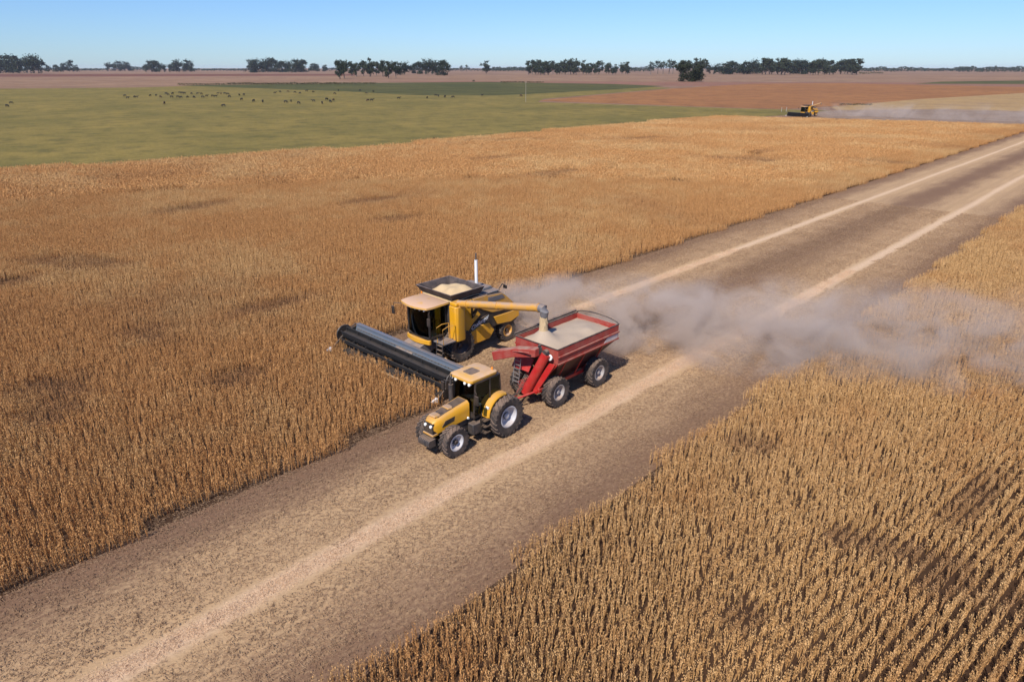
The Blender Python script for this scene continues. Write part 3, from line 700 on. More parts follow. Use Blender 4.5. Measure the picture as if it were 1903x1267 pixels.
# front: rising auger, folded-over spout, side guard plates, ladder, gauge
au = MB(); au.path([(0.05, -2.75, 0.75), (0.95, -2.25, 2.95)], 0.24, 14); au.build('auger_tube', M['red'], K)
gp = MB(); gp.prism([(0.42, 1.1), (1.40, 2.35), (1.40, ZM), (1.15, ZM), (0.35, 1.25)], 'y', -1.99, -1.94)
gp.prism([(-0.42, 1.1), (-1.40, 2.35), (-1.40, ZM), (-1.15, ZM), (-0.35, 1.25)], 'y', -1.99, -1.94)
gp.loft([[(-1.25, -2.35, 1.66), (-0.10, -2.35, 1.66), (-0.10, -1.96, 2.25), (-1.25, -1.96, 2.25)], [(-1.25, -2.38, 1.70), (-0.10, -2.38, 1.70), (-0.10, -1.99, 2.29), (-1.25, -1.99, 2.29)]])
gp.loft([[(0.25, -2.55, 0.9), (0.62, -2.40, 0.9), (1.36, -1.99, 2.42), (1.05, -2.05, 2.42)], [(0.25, -2.62, 0.93), (0.62, -2.47, 0.93), (1.36, -2.06, 2.45), (1.05, -2.12, 2.45)]])
gp.build('front_guard', M['red'], K, 0.008)
fs_ = MB(); A = [Vector((0.62, -2.50, 3.02)), Vector((-0.6, -2.75, 2.80)), Vector((-1.75, -3.0, 2.50))]
fs_.loft([[A[0] + Vector(q) for q in ((0, -0.20, -0.22), (0, 0.26, -0.22), (0, 0.26, 0.20), (0, -0.20, 0.20))], [A[1] + Vector(q) for q in ((0, -0.26, -0.26), (0, 0.32, -0.26), (0, 0.32, 0.20), (0, -0.26, 0.20))], [A[2] + Vector(q) for q in ((0.10, -0.30, -0.36), (0.10, 0.30, -0.36), (0, 0.34, 0.10), (0, -0.34, 0.10))]])
fs_.prism([(-1.75, 2.62), (0.5, 3.07), (0.5, 3.12), (-1.75, 2.67)], 'y', -3.02, -2.93)
fs_.build('folded_spout', M['red_dusty'], K, 0.03)
hg = MB(); hg.lathe([(-0.10, 0.17), (0.12, 0.17)], (0.93, -2.30, 3.0), 14, 'y'); hg.path([(0.70, -2.35, 3.25), (0.72, -2.33, 2.5), (0.45, -2.5, 1.6)], 0.045, 8); hg.box(0.55, 0.66, -2.42, -2.30, 2.9, 3.36)
hg.build('auger_hinge', M['dark'], K)
ga = MB(); ga.lathe([(-0.03, 0.15), (0.03, 0.15)], (1.10, -2.16, 2.78), 16, 'y'); ga.build('gauge', M['lamp'], K)
ld = MB()
for x in (-0.95, -0.55): ld.path([(x, -2.62, 0.95), (x, -2.45, 2.30)], 0.022, 6)
for k in range(6): ld.box(-0.95, -0.55, -2.64 + k * 0.027, -2.58 + k * 0.027, 1.05 + k * 0.22, 1.08 + k * 0.22)
ld.build('ladder', M['steel'], K)
ho = MB()
for q in range(4): ho.path([(-0.35 + q * 0.09, -2.35, 1.5), (-0.3 + q * 0.1, -2.75, 1.15), (-0.15 + q * 0.06, -3.2, 0.85), (-0.05 + q * 0.03, -4.1, 0.80)], 0.018, 5)
ho.build('hydraulic_hose', M['black'], K)
# grain in the cart and the falling stream: loads that could be tipped out again
def heap(name, mat, x0, x1, y0, y1, z, bumps, n=26, edge=0.0, side_to=None):
    m = MB(); vs = []
    for j in range(n + 1):
        for i in range(n + 1):
            x, y = x0 + (x1 - x0) * i / n, y0 + (y1 - y0) * j / n
            h = z + sum(a * math.exp(-((x - bx) ** 2 + (y - by) ** 2) / (2 * s_ * s_)) for bx, by, a, s_ in bumps) + 0.05 * (fbm(x * 2.2 + 7, y * 2.2) - 0.5)
            e = min(i, n - i, j, n - j) / n
            vs.append((x, y, h - edge * max(0, 1 - e * 6) ** 2))
    fs = [(j * (n + 1) + i, j * (n + 1) + i + 1, (j + 1) * (n + 1) + i + 1, (j + 1) * (n + 1) + i) for j in range(n) for i in range(n)]
    m.add(vs, fs, True); return m.build(name, mat)
hg_ = heap('grain_heap', M['cartgrain'], CX - W0 + 0.055, CX + W0 - 0.055, CY + Y0 + 0.055, CY + Y1 - 0.055, ZT - 0.27, [(-21.25, 24.35, 0.34, 0.60), (-21.28, 24.34, 0.34, 0.30), (-20.4, 26.9, 0.12, 0.3), (-21.7, 25.5, 0.10, 0.3), (-21.0, 27.3, 0.16, 0.7), (-21.2, 26.0, 0.12, 0.6), (-20.3, 25.6, 0.08, 0.35)], 30, 0.05)
tag(hg_, 'pale soybeans heaped level with the rim inside the red grain cart', 'grain')
AX, AY, AZ = -21.30, 24.35, 4.62
gs = MB(); rr_ = []
for k in range(10):
    q = k / 9; z = AZ - 0.38 - q * (AZ - 0.38 - ZT - 0.0); ra = 0.19 + 0.06 * q + 0.10 * max(0, q - 0.8)
    rr_.append([(AX + ra * math.cos(2 * math.pi * i / 16) * (1 + 0.14 * math.sin(i * 3.1 + k * 1.7)), AY + ra * math.sin(2 * math.pi * i / 16) * (1 + 0.14 * math.cos(i * 2.3 + k)), z) for i in range(16)])
gs.loft(rr_, smooth=True)
gst = gs.build('grain_stream', M['grain'])
tag(gst, 'column of soybeans falling from the unloading auger into the red cart', 'grain stream')

# ============================ combine harvester
HX, HY = -29.05, 24.5
def build_combine():
    C_ = empty('combine_harvester', (HX, HY, 0))
    # body sides follow one outline; the yellow panels are set proud of the dark carcass
    body = MB(); out = [(-0.80, 1.50), (-0.80, 3.50), (1.85, 3.50), (2.0, 3.42), (3.15, 3.34), (3.60, 3.0), (4.65, 1.98), (4.70, 1.45), (4.1, 1.10), (2.6, 1.35), (1.2, 0.95), (0.0, 1.15)]
    body.prism(out, 'x', -1.46, 1.46); b = body.build('body', M['black'], C_, 0.03)
    for s in (1, -1):
        X0, X1 = s * 1.462, s * 1.55
        def panel(pts, mat, name='side_panel', x1=X1, bev=0.02):
            m = MB(); m.prism(pts, 'x', X0, x1); return m.build(name, mat, b, bev)
        panel([(-0.78, 3.47), (-0.78, 1.75), (0.35, 1.62), (0.75, 2.02), (1.35, 2.40), (0.95, 2.86), (0.78, 3.08), (0.70, 3.47)], M['yellow'])
        panel([(0.76, 3.47), (0.84, 3.12), (1.15, 2.86), (1.62, 2.60), (2.3, 2.28), (4.6, 2.05), (3.56, 2.99), (3.13, 3.31), (2.0, 3.40), (1.86, 3.47)], M['yellow_dusty'])
        panel([(0.48, 1.50), (1.28, 1.74), (1.97, 1.73), (2.40, 1.18), (2.02, 0.74), (0.76, 0.70), (0.41, 1.02)], M['yellow'], x1=s * 1.60)
        panel([(2.45, 1.95), (4.60, 1.93), (4.62, 1.50), (3.9, 1.30), (2.75, 1.42)], M['yellow'])
        vg = MB(); vg.prism([(1.95, 3.30), (3.10, 3.22), (3.36, 2.98), (1.95, 2.95)], 'x', s * 1.552, s * 1.57)
        for k in range(5): vg.prism([(1.98, 2.99 + k * 0.06), (3.18, 2.99 + k * 0.06), (3.18, 3.01 + k * 0.06), (1.98, 3.01 + k * 0.06)], 'x', s * 1.571, s * 1.585)
        vg.build('engine_grille', M['grey'], b)
        sw_ = MB(); sw_.prism([(0.15, 1.62), (0.62, 1.74), (1.30, 2.12), (2.05, 2.22), (2.40, 1.66), (2.62, 1.38), (2.30, 1.34), (1.98, 1.80), (1.26, 1.80), (0.46, 1.54)], 'x', s * 1.462, s * 1.53)
        sw_.build('black_stripe', M['black'], b)
        fc = bpy.data.curves.new('lettering', 'FONT'); fc.body = 'Challenger'; fc.size = 0.36; fc.shear = 0.35; fc.extrude = 0.004; fc.align_x = 'CENTER'; fc.space_character = 0.95
        fo = bpy.data.objects.new('lettering_source', fc); COL.objects.link(fo)
        bpy.context.view_layer.update()
        me = bpy.data.meshes.new_from_object(fo.evaluated_get(bpy.context.evaluated_depsgraph_get())); me.name = 'lettering'
        bpy.data.objects.remove(fo)
        me.materials.clear(); me.materials.append(M['letter'])
        lo = bpy.data.objects.new('lettering', me); COL.objects.link(lo); lo.parent = b
        tilt = R(17)
        ex_ = Vector((0, math.cos(tilt) * s, math.sin(tilt) * s)); ez_ = Vector((s, 0, 0)); ey_ = ez_.cross(ex_)
        lo.matrix_local = Matrix.Translation((s * 1.540, 1.30, 1.80)) @ Matrix((ex_, ey_, ez_)).transposed().to_4x4()
    bk = MB(); bk.prism([(-0.81, 1.55), (-0.83, 3.45), (-0.80, 3.45), (-0.79, 1.55)], 'x', -1.5, 1.5); bk.build('front_panel', M['dark'], b)
    dk = MB(); dk.box(-1.40, 1.40, 1.95, 3.10, 3.44, 3.50); dk.box(-0.9, 0.9, 2.2, 2.9, 3.50, 3.66); dk.build('engine_deck', M['grey'], b, 0.02)
    # grain tank extension: four flared walls with thickness
    tk = MB(); a0, b0, a1, b1, z0, z1 = (1.30, (-0.55, 1.55), 1.55, (-0.92, 1.72), 3.505, 4.06, )
    lo_ = [(-1.28, -0.55, z0), (1.28, -0.55, z0), (1.28, 1.50, z0), (-1.28, 1.50, z0)]
    hi_ = [(-1.55, -0.92, z1), (1.55, -0.92, z1), (1.55, 1.70, z1), (-1.55, 1.70, z1)]
    ins = lambda q, d: [(x - d * (1 if x > 0 else -1), y - d * (1 if y > 0.4 else -1), z) for x, y, z in q]
    tk.loft([lo_, hi_, ins(hi_, 0.07), ins(lo_, 0.07)], False, False)
    tk.build('grain_tank', M['tank'], C_)
    # unloading auger: elbow column, long tube, spout
    el = MB(); el.prism([(1.48, -1.02), (1.48, -0.30), (2.02, -0.30), (2.10, -0.45), (2.10, -0.90), (1.98, -1.02)], 'z', 1.45, 3.50)
    el.prism([(1.50, -0.98), (1.50, -0.34), (2.05, -0.34), (2.05, -0.98)], 'z', 3.50, 3.72); aug = el.build('auger_elbow', M['yellow'], C_, 0.05)
    tu = MB(); P0, P1 = Vector((1.85, -0.60, 3.60)), Vector((AX - HX - 0.16, AY - HY, AZ))
    tu.path([P0, P1], 0.205, 18)
    for q in (0.12, 0.5, 0.97):
        c = P0.lerp(P1, q); d = (P1 - P0).normalized() * 0.03; tu.path([c - d, c + d], 0.235, 18)
    ut = tu.build('unloading_auger', M['yellow_dusty'], C_)
    so_ = MB(); so_.path([P1 - Vector((0.10, 0, 0.015)), P1 + Vector((0.14, 0, -0.02)), P1 + Vector((0.20, 0, -0.18)), P1 + Vector((0.18, 0, -0.42))], [0.22, 0.24, 0.23, 0.20], 14); so_.build('spout', M['grey'], ut)
    cr_ = MB(); cr_.prism([(2.2, 3.45), (2.35, 3.45), (1.60, 2.35), (1.50, 2.35), (1.50, 2.6)], 'y', 0.62, 0.74); cr_.path([(1.5, 0.68, 2.5), (2.3, 0.0, 3.75)], 0.06, 6); cr_.build('auger_cradle', M['black'], C_)
    # cab
    cx0, cx1, cy0, cy1, cz0, cz1 = -0.85, 1.12, -2.30, -0.90, 1.75, 3.48
    cb = MB(); cb.prism(rounded(cx0, cx1, cy0 + 0.05, cy1, 0.25), 'z', cz0 - 0.12, cz0 + 0.02)
    for x, y in ((cx0 + 0.06, cy0 + 0.18), (cx1 - 0.06, cy0 + 0.18), (cx0 + 0.05, cy1 - 0.05), (cx1 - 0.05, cy1 - 0.05)): cb.box(x - 0.045, x + 0.045, y - 0.045, y + 0.045, cz0 + 0.02, cz1 - 0.02)
    cb.box(cx0 + 0.1, cx1 - 0.1, cy1 - 0.06, cy1 - 0.01, cz0 + 0.02, cz1 - 0.02)
    cab = cb.build('cab', M['black'], C_)
    n = 8; bot, top = [], []
    for k in range(n + 1):
        q = k / n; x = cx0 + 0.10 + (cx1 - cx0 - 0.20) * q; bul = 0.20 * math.sin(q * math.pi)
        bot.append((x, cy0 + 0.16 - bul * 0.8, cz0 + 0.03)); top.append((x, cy0 + 0.22 - bul, cz1 - 0.03))
    ws = MB(); rings = [[bot[k], top[k], (top[k][0], top[k][1] + 0.014, top[k][2]), (bot[k][0], bot[k][1] + 0.014, bot[k][2])] for k in range(n + 1)]
    ws.loft(rings, smooth=True); ws.build('windscreen', M['glass'], cab)
    for x in (cx0 + 0.03, cx1 - 0.03):
        wd = MB(); wd.box(x - 0.008, x + 0.008, cy0 + 0.24, cy1 - 0.10, cz0 + 0.04, cz1 - 0.04); wd.build('window', M['glass'], cab)
    se = MB(); se.box(-0.18, 0.40, -1.55, -1.05, 2.15, 2.28); se.prism([(-1.12, 2.25), (-0.98, 2.95), (-0.92, 2.95), (-1.0, 2.25)], 'x', -0.15, 0.37); se.box(-0.1, 0.32, -1.5, -1.1, 1.77, 2.15); se.build('seat', M['seat'], cab, 0.03)
    sc = MB(); sc.path([(0.11, -2.02, 1.77), (0.11, -1.85, 2.40)], 0.05); sc.lathe([(0, 0.20), (0.03, 0.20)], (0.11, -1.84, 2.40), 18, 'z'); sc.build('steering_column', M['dark'], cab)
    rf = MB(); pl_ = [(-1.05, -0.82), (-1.08, -2.05)] + [(-1.0 + 2.28 * k / 8, -2.30 - 0.42 * math.sin((0.12 + 0.76 * k / 8) * math.pi)) for k in range(9)] + [(1.34, -2.05), (1.28, -0.82)]
    mcx, mcy = 0.13, -1.5
    sc_ = lambda q, z: [(mcx + (x - mcx) * q, mcy + (y - mcy) * q, z) for x, y in pl_]
    rf.loft([sc_(0.94, 3.47), sc_(1.0, 3.52), sc_(0.99, 3.62), sc_(0.86, 3.69)]); roof = rf.build('roof', M['roofdust'], C_, 0.0, 40)
    for x in (-0.7, -0.35, 0.0, 0.35, 0.7, 1.0):
        wl = MB(); wl.lathe([(-0.04, 0.06), (0.05, 0.06)], (x, -2.34 - 0.16 * math.sin((x + 1.0) / 2.28 * math.pi), 3.44), 10, 'y'); wl.build('work_light', M['lamp'], roof)
    be = MB(); be.lathe([(0, 0.05), (0.12, 0.05), (0.15, 0.02)], (-0.9, -1.0, 3.67), 10, 'z'); be.build('beacon', M['amber'], roof)
    sill = MB(); sill.prism([(cx0 - 0.02, cy0 + 0.20)] + [(cx0 - 0.02 + (cx1 - cx0 + 0.04) * k / 8, cy0 + 0.06 - 0.20 * math.sin(k / 8 * math.pi)) for k in range(9)] + [(cx1 + 0.02, cy0 + 0.20)], 'z', 1.36, 1.625); sill.build('front_sill', M['yellow'], C_, 0.02)
    for s, xx in ((1, cx1), (-1, cx0)):
        mr = MB(); mr.path([(xx, cy0 + 0.2, 3.35), (xx + s * 0.55, cy0 - 0.35, 3.40), (xx + s * 0.60, cy0 - 0.38, 2.9)], 0.02, 6); mr.box(xx + s * 0.60 - 0.12, xx + s * 0.60 + 0.12, cy0 - 0.42, cy0 - 0.36, 2.75, 3.2); mr.build('mirror', M['black'], C_, 0.01)
    # platform, ladder and handrails beside the cab
    pf = MB(); pf.box(1.15, 2.05, -1.95, -1.06, 1.52, 1.58); pf.build('platform', M['grey'], C_)
    la = MB()
    for x in (1.45, 1.95): la.path([(x, -2.05, 0.55), (x, -1.96, 1.55)], 0.025, 6)
    for k in range(4): la.box(1.45, 1.95, -2.09 + k * 0.025, -1.97 + k * 0.025, 0.62 + k * 0.26, 0.65 + k * 0.26)
    la.build('ladder', M['dark'], C_)
    hr = MB()
    for x in (1.5, 2.02): hr.path([(x, -1.95, 1.55), (x, -1.98, 2.45), (x, -1.6, 2.55), (x, -1.1, 2.5), (x, -1.08, 1.58)], 0.022, 6)
    hr.build('handrail', M['yellow'], C_)
    # feeder house, axles, wheels
    fh = MB(); fh.loft([[(-0.75, -3.25, 0.35), (0.75, -3.25, 0.35), (0.75, -3.25, 1.05), (-0.75, -3.25, 1.05)], [(-0.68, -0.7, 1.05), (0.68, -0.7, 1.05), (0.68, -0.9, 1.75), (-0.68, -0.9, 1.75)]]); fh.build('feeder_house', M['grey'], C_, 0.03)
    ax = MB(); ax.box(-1.2, 1.2, -0.55, -0.15, 0.75, 1.15); ax.box(-1.05, 1.05, 3.62, 3.88, 0.62, 0.86); ax.box(-0.35, 0.35, 2.9, 3.75, 0.7, 1.3)
    for s in (-1, 1): ax.box(s * 0.55, s * 0.75, -0.3, 4.3, 0.95, 1.25)
    ax.build('chassis', M['dark'], C_, 0.02)
    for s in (1, -1):
        wheel(C_, s * 1.36, -0.35, 0.95, 1.0, 0.50, M['dark'], s, M['dark'], 0.2, 22)
        wheel(C_, s * 1.22, 3.75, 0.70, 0.48, 0.36, M['yellow_dusty'], s, M['dark'], 0.13, 20)
    cp_ = MB(); cp_.prism([(4.66, 1.5), (5.05, 1.15), (5.05, 0.95), (4.35, 1.0), (4.2, 1.2)], 'x', -0.85, 0.85); cp_.build('straw_chopper', M['dark'], C_, 0.02)
    wp = MB(); wp.path([(0.50, 2.02, 3.45), (0.50, 2.02, 5.35)], 0.095, 12); o = wp.build('mast', M['white'], C_)
    wt_ = MB(); wt_.path([(0.50, 2.02, 5.35), (0.50, 2.02, 5.75)], 0.05, 10); wt_.build('mast_tip', M['tank'], o)
    hk = MB(); hk.path([(1.2, 3.1, 3.35), (1.25, 3.45, 3.75), (1.3, 3.7, 3.55)], 0.035, 6); hk.box(1.15, 1.40, 3.62, 3.70, 3.42, 3.62); hk.build('rear_lamp', M['black'], C_)
    # header
    HW = 4.82; hy0 = -4.65
    hf = MB()
    hf.prism([(-3.36, 0.28), (-3.30, 0.28), (-2.97, 1.22), (-3.01, 1.26), (-3.05, 1.26)], 'x', -HW, HW)
    hf.prism([(-3.07, 1.262), (-2.80, 1.262), (-2.80, 1.35), (-3.07, 1.38)], 'x', -HW, HW)
    for x in (-4.6, -2.3, -0.9, 0.9, 2.3, 4.6): hf.box(x - 0.05, x + 0.05, -2.95, -2.81, 0.25, 1.25)
    header = hf.build('header', M['bluegrey'], C_, 0.012)
    hfl = MB(); hfl.prism([(-4.40, 0.14), (-3.362, 0.22), (-3.362, 0.28), (-4.40, 0.17)], 'x', -HW, HW); hfl.build('header_floor', M['reel'], header)
    ag = MB(); ag.lathe([(-HW + 0.03, 0.16), (HW - 0.03, 0.16)], (0, -3.68, 0.55), 16)
    for sg, x0_, x1_ in ((1, -HW + 0.05, -0.7), (-1, HW - 0.05, 0.7)):
        turns = 8; nst = turns * 14; prev = None
        for k in range(nst + 1):
            q = k / nst; a = sg * q * turns * 2 * math.pi; x = x0_ + (x1_ - x0_) * q
            cur = [(x - 0.01, -3.68 + 0.155 * math.cos(a), 0.55 + 0.155 * math.sin(a)), (x - 0.01, -3.68 + 0.31 * math.cos(a), 0.55 + 0.31 * math.sin(a)), (x + 0.01, -3.68 + 0.31 * math.cos(a), 0.55 + 0.31 * math.sin(a)), (x + 0.01, -3.68 + 0.155 * math.cos(a), 0.55 + 0.155 * math.sin(a))]
            if prev: ag.hexa(prev, cur)
            prev = cur
    ag.build('auger', M['dark'], header)
    rl = MB(); ry, rz, rr0 = -3.86, 0.93, 0.45
    rl.lathe([(-HW + 0.05, 0.24), (HW - 0.05, 0.24)], (0, ry, rz), 16)
    nb = 6
    for bI in range(nb):
        a = bI * 2 * math.pi / nb + 0.35; by, bz = ry + rr0 * math.cos(a), rz + rr0 * math.sin(a)
        rl.path([(-HW + 0.08, by, bz), (HW - 0.08, by, bz)], 0.032, 6)
        rl.prism([(by - 0.006, bz - 0.005), (by + 0.006, bz - 0.005), (by + 0.06, bz - 0.26), (by + 0.05, bz - 0.26)], 'x', -HW + 0.1, HW - 0.1)
        for k in range(58):
            x = -HW + 0.16 + k * (2 * HW - 0.32) / 57
            rl.add([(x - 0.012, by, bz), (x + 0.012, by, bz), (x, by + 0.08, bz - 0.30)], [(0, 1, 2)])
    for x in [-HW + 0.1 + k * (2 * HW - 0.2) / 8 for k in range(9)]:
        for bI in range(nb):
            a = bI * 2 * math.pi / nb + 0.35; rl.path([(x, ry, rz), (x, ry + rr0 * math.cos(a), rz + rr0 * math.sin(a))], 0.022, 5)
    rl.build('reel', M['reel'], header)
    rc = MB()  # added pale blocks standing in for reflections off the reel tines
    for k in range(34):
        x = -HW + 0.25 + k * (2 * HW - 0.5) / 33; rc.box(x - 0.05, x + 0.05, -3.17, -3.13, 1.10, 1.15)
    rc.box(-HW + 0.2, HW - 0.2, -3.16, -3.12, 1.115, 1.13); rc.build('tine_glints', M['steel'], header)
    ct = MB(); ct.box(-HW, HW, -4.47, -4.402, 0.13, 0.165)
    for k in range(96):
        x = -HW + 0.05 + k * (2 * HW - 0.1) / 95; ct.add([(x - 0.025, -4.47, 0.145), (x + 0.025, -4.47, 0.145), (x, -4.57, 0.14), (x, -4.47, 0.17)], [(0, 1, 2), (0, 2, 3), (1, 3, 2), (0, 3, 1)])
    ct.build('cutter_bar', M['reel'], header)
    for s in (-1, 1):
        ed = MB(); ed.prism([(-4.95, 0.20), (-4.5, 0.55), (-4.1, 0.85), (-3.3, 1.20), (-2.85, 1.25), (-2.85, 0.20), (-4.5, 0.12)], 'x', s * (HW + 0.002), s * (HW + 0.07))
        ed.lathe([(-0.04, 0.52), (0.0, 0.56), (0.05, 0.52)], (s * (HW + 0.13), ry, rz), 28)
        ed.path([(s * (HW + 0.10), -3.0, 1.35), (s * (HW + 0.13), ry, rz)], 0.05, 6)
        e = ed.build('end_divider', M['black'], header, 0.01)
        tp = MB(); tp.loft([[(s * (HW + 0.035) + a * 0.10, -4.92, 0.25 + b_ * 0.12) for a, b_ in ((-1, -1), (1, -1), (1, 1), (-1, 1))], [(s * (HW + 0.035) + a * 0.03, -5.25, 0.22 + b_ * 0.03) for a, b_ in ((-1, -1), (1, -1), (1, 1), (-1, 1))]]); tp.build('divider_tip', M['white'], e, 0.01)
    return C_
comb = build_combine()
tag(comb, 'yellow combine harvester unloading into the red cart, wide black header in the crop', 'combine harvester', 'combine harvesters at work in the soybeans')
th = heap('grain_heap', M['grain'], HX - 1.36, HX + 1.36, HY - 0.68, HY + 1.52, 3.66, [(HX - 0.55, HY + 0.25, 0.36, 0.30), (HX + 0.35, HY + 0.15, 0.30, 0.28), (HX + 0.55, HY + 0.95, 0.38, 0.42), (HX - 0.3, HY + 1.0, 0.25, 0.35)], 30, 0.1)
tag(th, 'yellowish soybeans heaped in the open grain tank of the nearer combine', 'grain')
# the second combine, far off at the end of the field, auger swung the same way
c2 = copy_tree(comb)
fx, fy = G(1497, 217)
hd_ = math.atan2(-0.288, 0.958)
c2.location = (fx - 0.4, fy + 1.1, 0); c2.scale = (0.93, 0.93, 0.93); c2.rotation_euler = (0, 0, -R(18))
tag(c2, 'small yellow combine harvester far away at the end of the field raising dust', 'combine harvester', 'combine harvesters at work in the soybeans')

for ch_ in c2.children:
    if ch_.name.startswith('unloading_auger'):
        pv0 = Vector((1.85, -0.60, 3.60)); ch_.matrix_local = Matrix.Translation(pv0) @ Matrix.Rotation(R(88), 4, 'Z') @ Matrix.Translation(-pv0)
# ------------------------------------------------------------------ trees
BARK = plain('eucalyptus_bark', (0.16, 0.125, 0.10), 0.9, 0.3, 1.5)
def leaf_mat(name, a, b):
    t = NT(name); f = t.noise(t.obj(), 0.35, 3); at = t.n('ShaderNodeAttribute', attribute_name='pv')
    ob = t.n('ShaderNodeObjectInfo')
    c = t.mix(t.math('ADD', t.math('MULTIPLY', f, 0.6), t.math('MULTIPLY', at.outputs['Fac'], 0.4)), a, b)
    c = t.mix(t.math('MULTIPLY', ob.outputs['Random'], 0.35), c, tuple((p_ + q_) * 0.42 for p_, q_ in zip(a, b)))
    return t.bsdf(c, 0.75, spec=0.2)
LEAF = {  # foliage
'tall': leaf_mat('eucalyptus_leaves', (0.012, 0.020, 0.012), (0.044, 0.055, 0.026)), 'broad': leaf_mat('dark_leaves', (0.010, 0.017, 0.011), (0.026, 0.038, 0.020)),
        'bush': leaf_mat('dense_dark_leaves', (0.010, 0.015, 0.006), (0.030, 0.036, 0.013)), 'scrub': leaf_mat('scrub_leaves', (0.035, 0.036, 0.016), (0.085, 0.070, 0.032))}
def make_tree(kind, seed, H=20.0):
    rr = random.Random(seed); tr = MB(); clumps = []
    if kind == 'tall':
        nl, w_, zb = rr.randint(11, 14), 0.23, 0.20
    elif kind == 'broad': nl, w_, zb = rr.randint(10, 13), 0.42, 0.06
    elif kind == 'bush': nl, w_, zb = 24, 0.66, 0.02
    else: nl, w_, zb = 3, 0.13, 0.40
    lean = (rr.gauss(0, 0.03), rr.gauss(0, 0.03))
    top = Vector((lean[0] * H, lean[1] * H, H * 0.82))
    tr.path([(0, 0, 0), (lean[0] * H * 0.3, lean[1] * H * 0.3, H * 0.3), tuple(top)], [H * 0.026, H * 0.018, H * 0.006], 7)
    for k in range(nl):
        z = H * rr.uniform(zb + 0.06, 0.90); a = 2.4 * k + rr.uniform(0, 1.2)
        env = math.sin(min(1, max(0.12, (z / H - zb * 0.6) / (1.02 - zb * 0.6))) * math.pi) ** (0.95 if kind != 'bush' else 0.35)
        rad = H * w_ * env * rr.uniform(0.45, 1.0)
        c = Vector((lean[0] * z + rad * math.cos(a), lean[1] * z + rad * math.sin(a), z))
        z0 = max(H * 0.06, z - rad * 1.1 - H * 0.05)
        tr.path([(lean[0] * z0, lean[1] * z0, z0), tuple(c * 0.5 + Vector((lean[0] * z0, lean[1] * z0, z0)) * 0.5 + Vector((0, 0, H * 0.03))), tuple(c)], [H * 0.010, H * 0.007, H * 0.003], 5)
        clumps.append((c, H * rr.uniform(*((0.10, 0.17) if kind == 'tall' else (0.14, 0.21))) * (1.25 if kind in ('broad', 'bush') else 1.0)))
    clumps.append((top + Vector((0, 0, H * 0.06)), H * 0.13))
    vs, fs, pv_ = [], [], []
    for c, r_ in clumps:
        sub = [c + Vector((rr.gauss(0, 0.5), rr.gauss(0, 0.5), rr.gauss(0, 0.42))) * r_ for _ in range(4)]
        for k in range(95 if kind == 'tall' else 150 if kind == 'bush' else 120 if kind == 'broad' else 60):
            q = rr.choice(sub); d = Vector((rr.gauss(0, 1), rr.gauss(0, 1), rr.gauss(0, 0.8))); d.normalize()
            p_ = q + d * r_ * rr.uniform(0.25, 0.85); 
            if p_.z < H * 0.03: continue
            n_ = (d + Vector((rr.gauss(0, 0.6), rr.gauss(0, 0.6), rr.gauss(0.3, 0.5)))).normalized(); e1 = n_.orthogonal().normalized(); e2 = n_.cross(e1)
            s_ = H * rr.uniform(*((0.024, 0.044) if kind == 'tall' else (0.028, 0.052))); th_ = rr.uniform(0, 6.28); u = (e1 * math.cos(th_) + e2 * math.sin(th_)) * s_; v = (e2 * math.cos(th_) - e1 * math.sin(th_)) * s_ * 0.7
            b0 = len(vs); vs += [tuple(p_ - u), tuple(p_ - v), tuple(p_ + u), tuple(p_ + v)]; fs.append((b0, b0 + 1, b0 + 2, b0 + 3)); pv_.append(rr.random())
    trunk = tr.build('trunk', BARK)
    me = mesh_from('crown', vs, fs, LEAF.get(kind, LEAF['tall']), pv_)
    crown = bpy.data.objects.new('crown', me); COL.objects.link(crown)
    return trunk, crown
PROTO = {}
for kind, cnt in (('tall', 5), ('broad', 4), ('bush', 1), ('thin', 2)):
    PROTO[kind] = [make_tree(kind, 900 + 17 * i + len(kind)) for i in range(cnt)]
ORD = ['first', 'second', 'third', 'fourth', 'fifth', 'sixth', 'seventh', 'eighth', 'ninth', 'tenth', 'eleventh', 'twelfth', 'thirteenth', 'fourteenth', 'fifteenth']
def put_tree(kind, px, yb, yt, label, group=None, name='tree', cat='tree', wide=1.0):
    x, y = G(px, yb); h = CAM_H * (yb - yt) / (yb - HOR)
    r = empty(name, (x, y, 0), rnd.uniform(0, 6.28)); sc = h / 20.0
    wide *= {'broad': 1.22, 'tall': 0.95, 'bush': 1.15, 'thin': 1.0}[kind]
    r.scale = (sc * wide, sc * wide, sc)
    for src in PROTO[kind][rnd.randrange(len(PROTO[kind]))]:
        c = src.copy(); COL.objects.link(c); c.parent = r
    tag(r, label, cat, group); return r
def grove(kind, spots, phrase, group, wide=1.0):
    spots = sorted(spots)
    for i, (px, yb, yt) in enumerate(spots):
        if len(spots) == 1: l = phrase
        elif i == len(spots) - 1: l = 'rightmost ' + phrase
        elif i == 0: l = 'leftmost ' + phrase
        else: l = ORD[i] + ' from the left, ' + phrase
        put_tree(kind, px, yb, yt, l, group, wide=wide)
def spread(x0, x1, n, yb, yt, jx=4, jt=5, jb=1.0):
    return [(x0 + (x1 - x0) * (i + 0.5) / n + rnd.uniform(-jx, jx), yb + rnd.uniform(-jb, jb), yt + rnd.uniform(-1, 1.5 * jt)) for i in range(n)]
grove('broad', spread(-14, 78, 8, 136, 102, 3, 7), 'dark tree in the dense clump at the far left edge', 'trees at the far left of the horizon')
grove('broad', [(106, 134, 121), (118, 134, 119), (136, 134, 113), (90, 134, 121)], 'small tree just right of the far left clump', 'trees at the far left of the horizon')
grove('broad', spread(196, 246, 5, 132.5, 114, 2, 4, 0.5), 'hazy tree in the small clump left of the long low clump', 'trees on the left of the horizon')
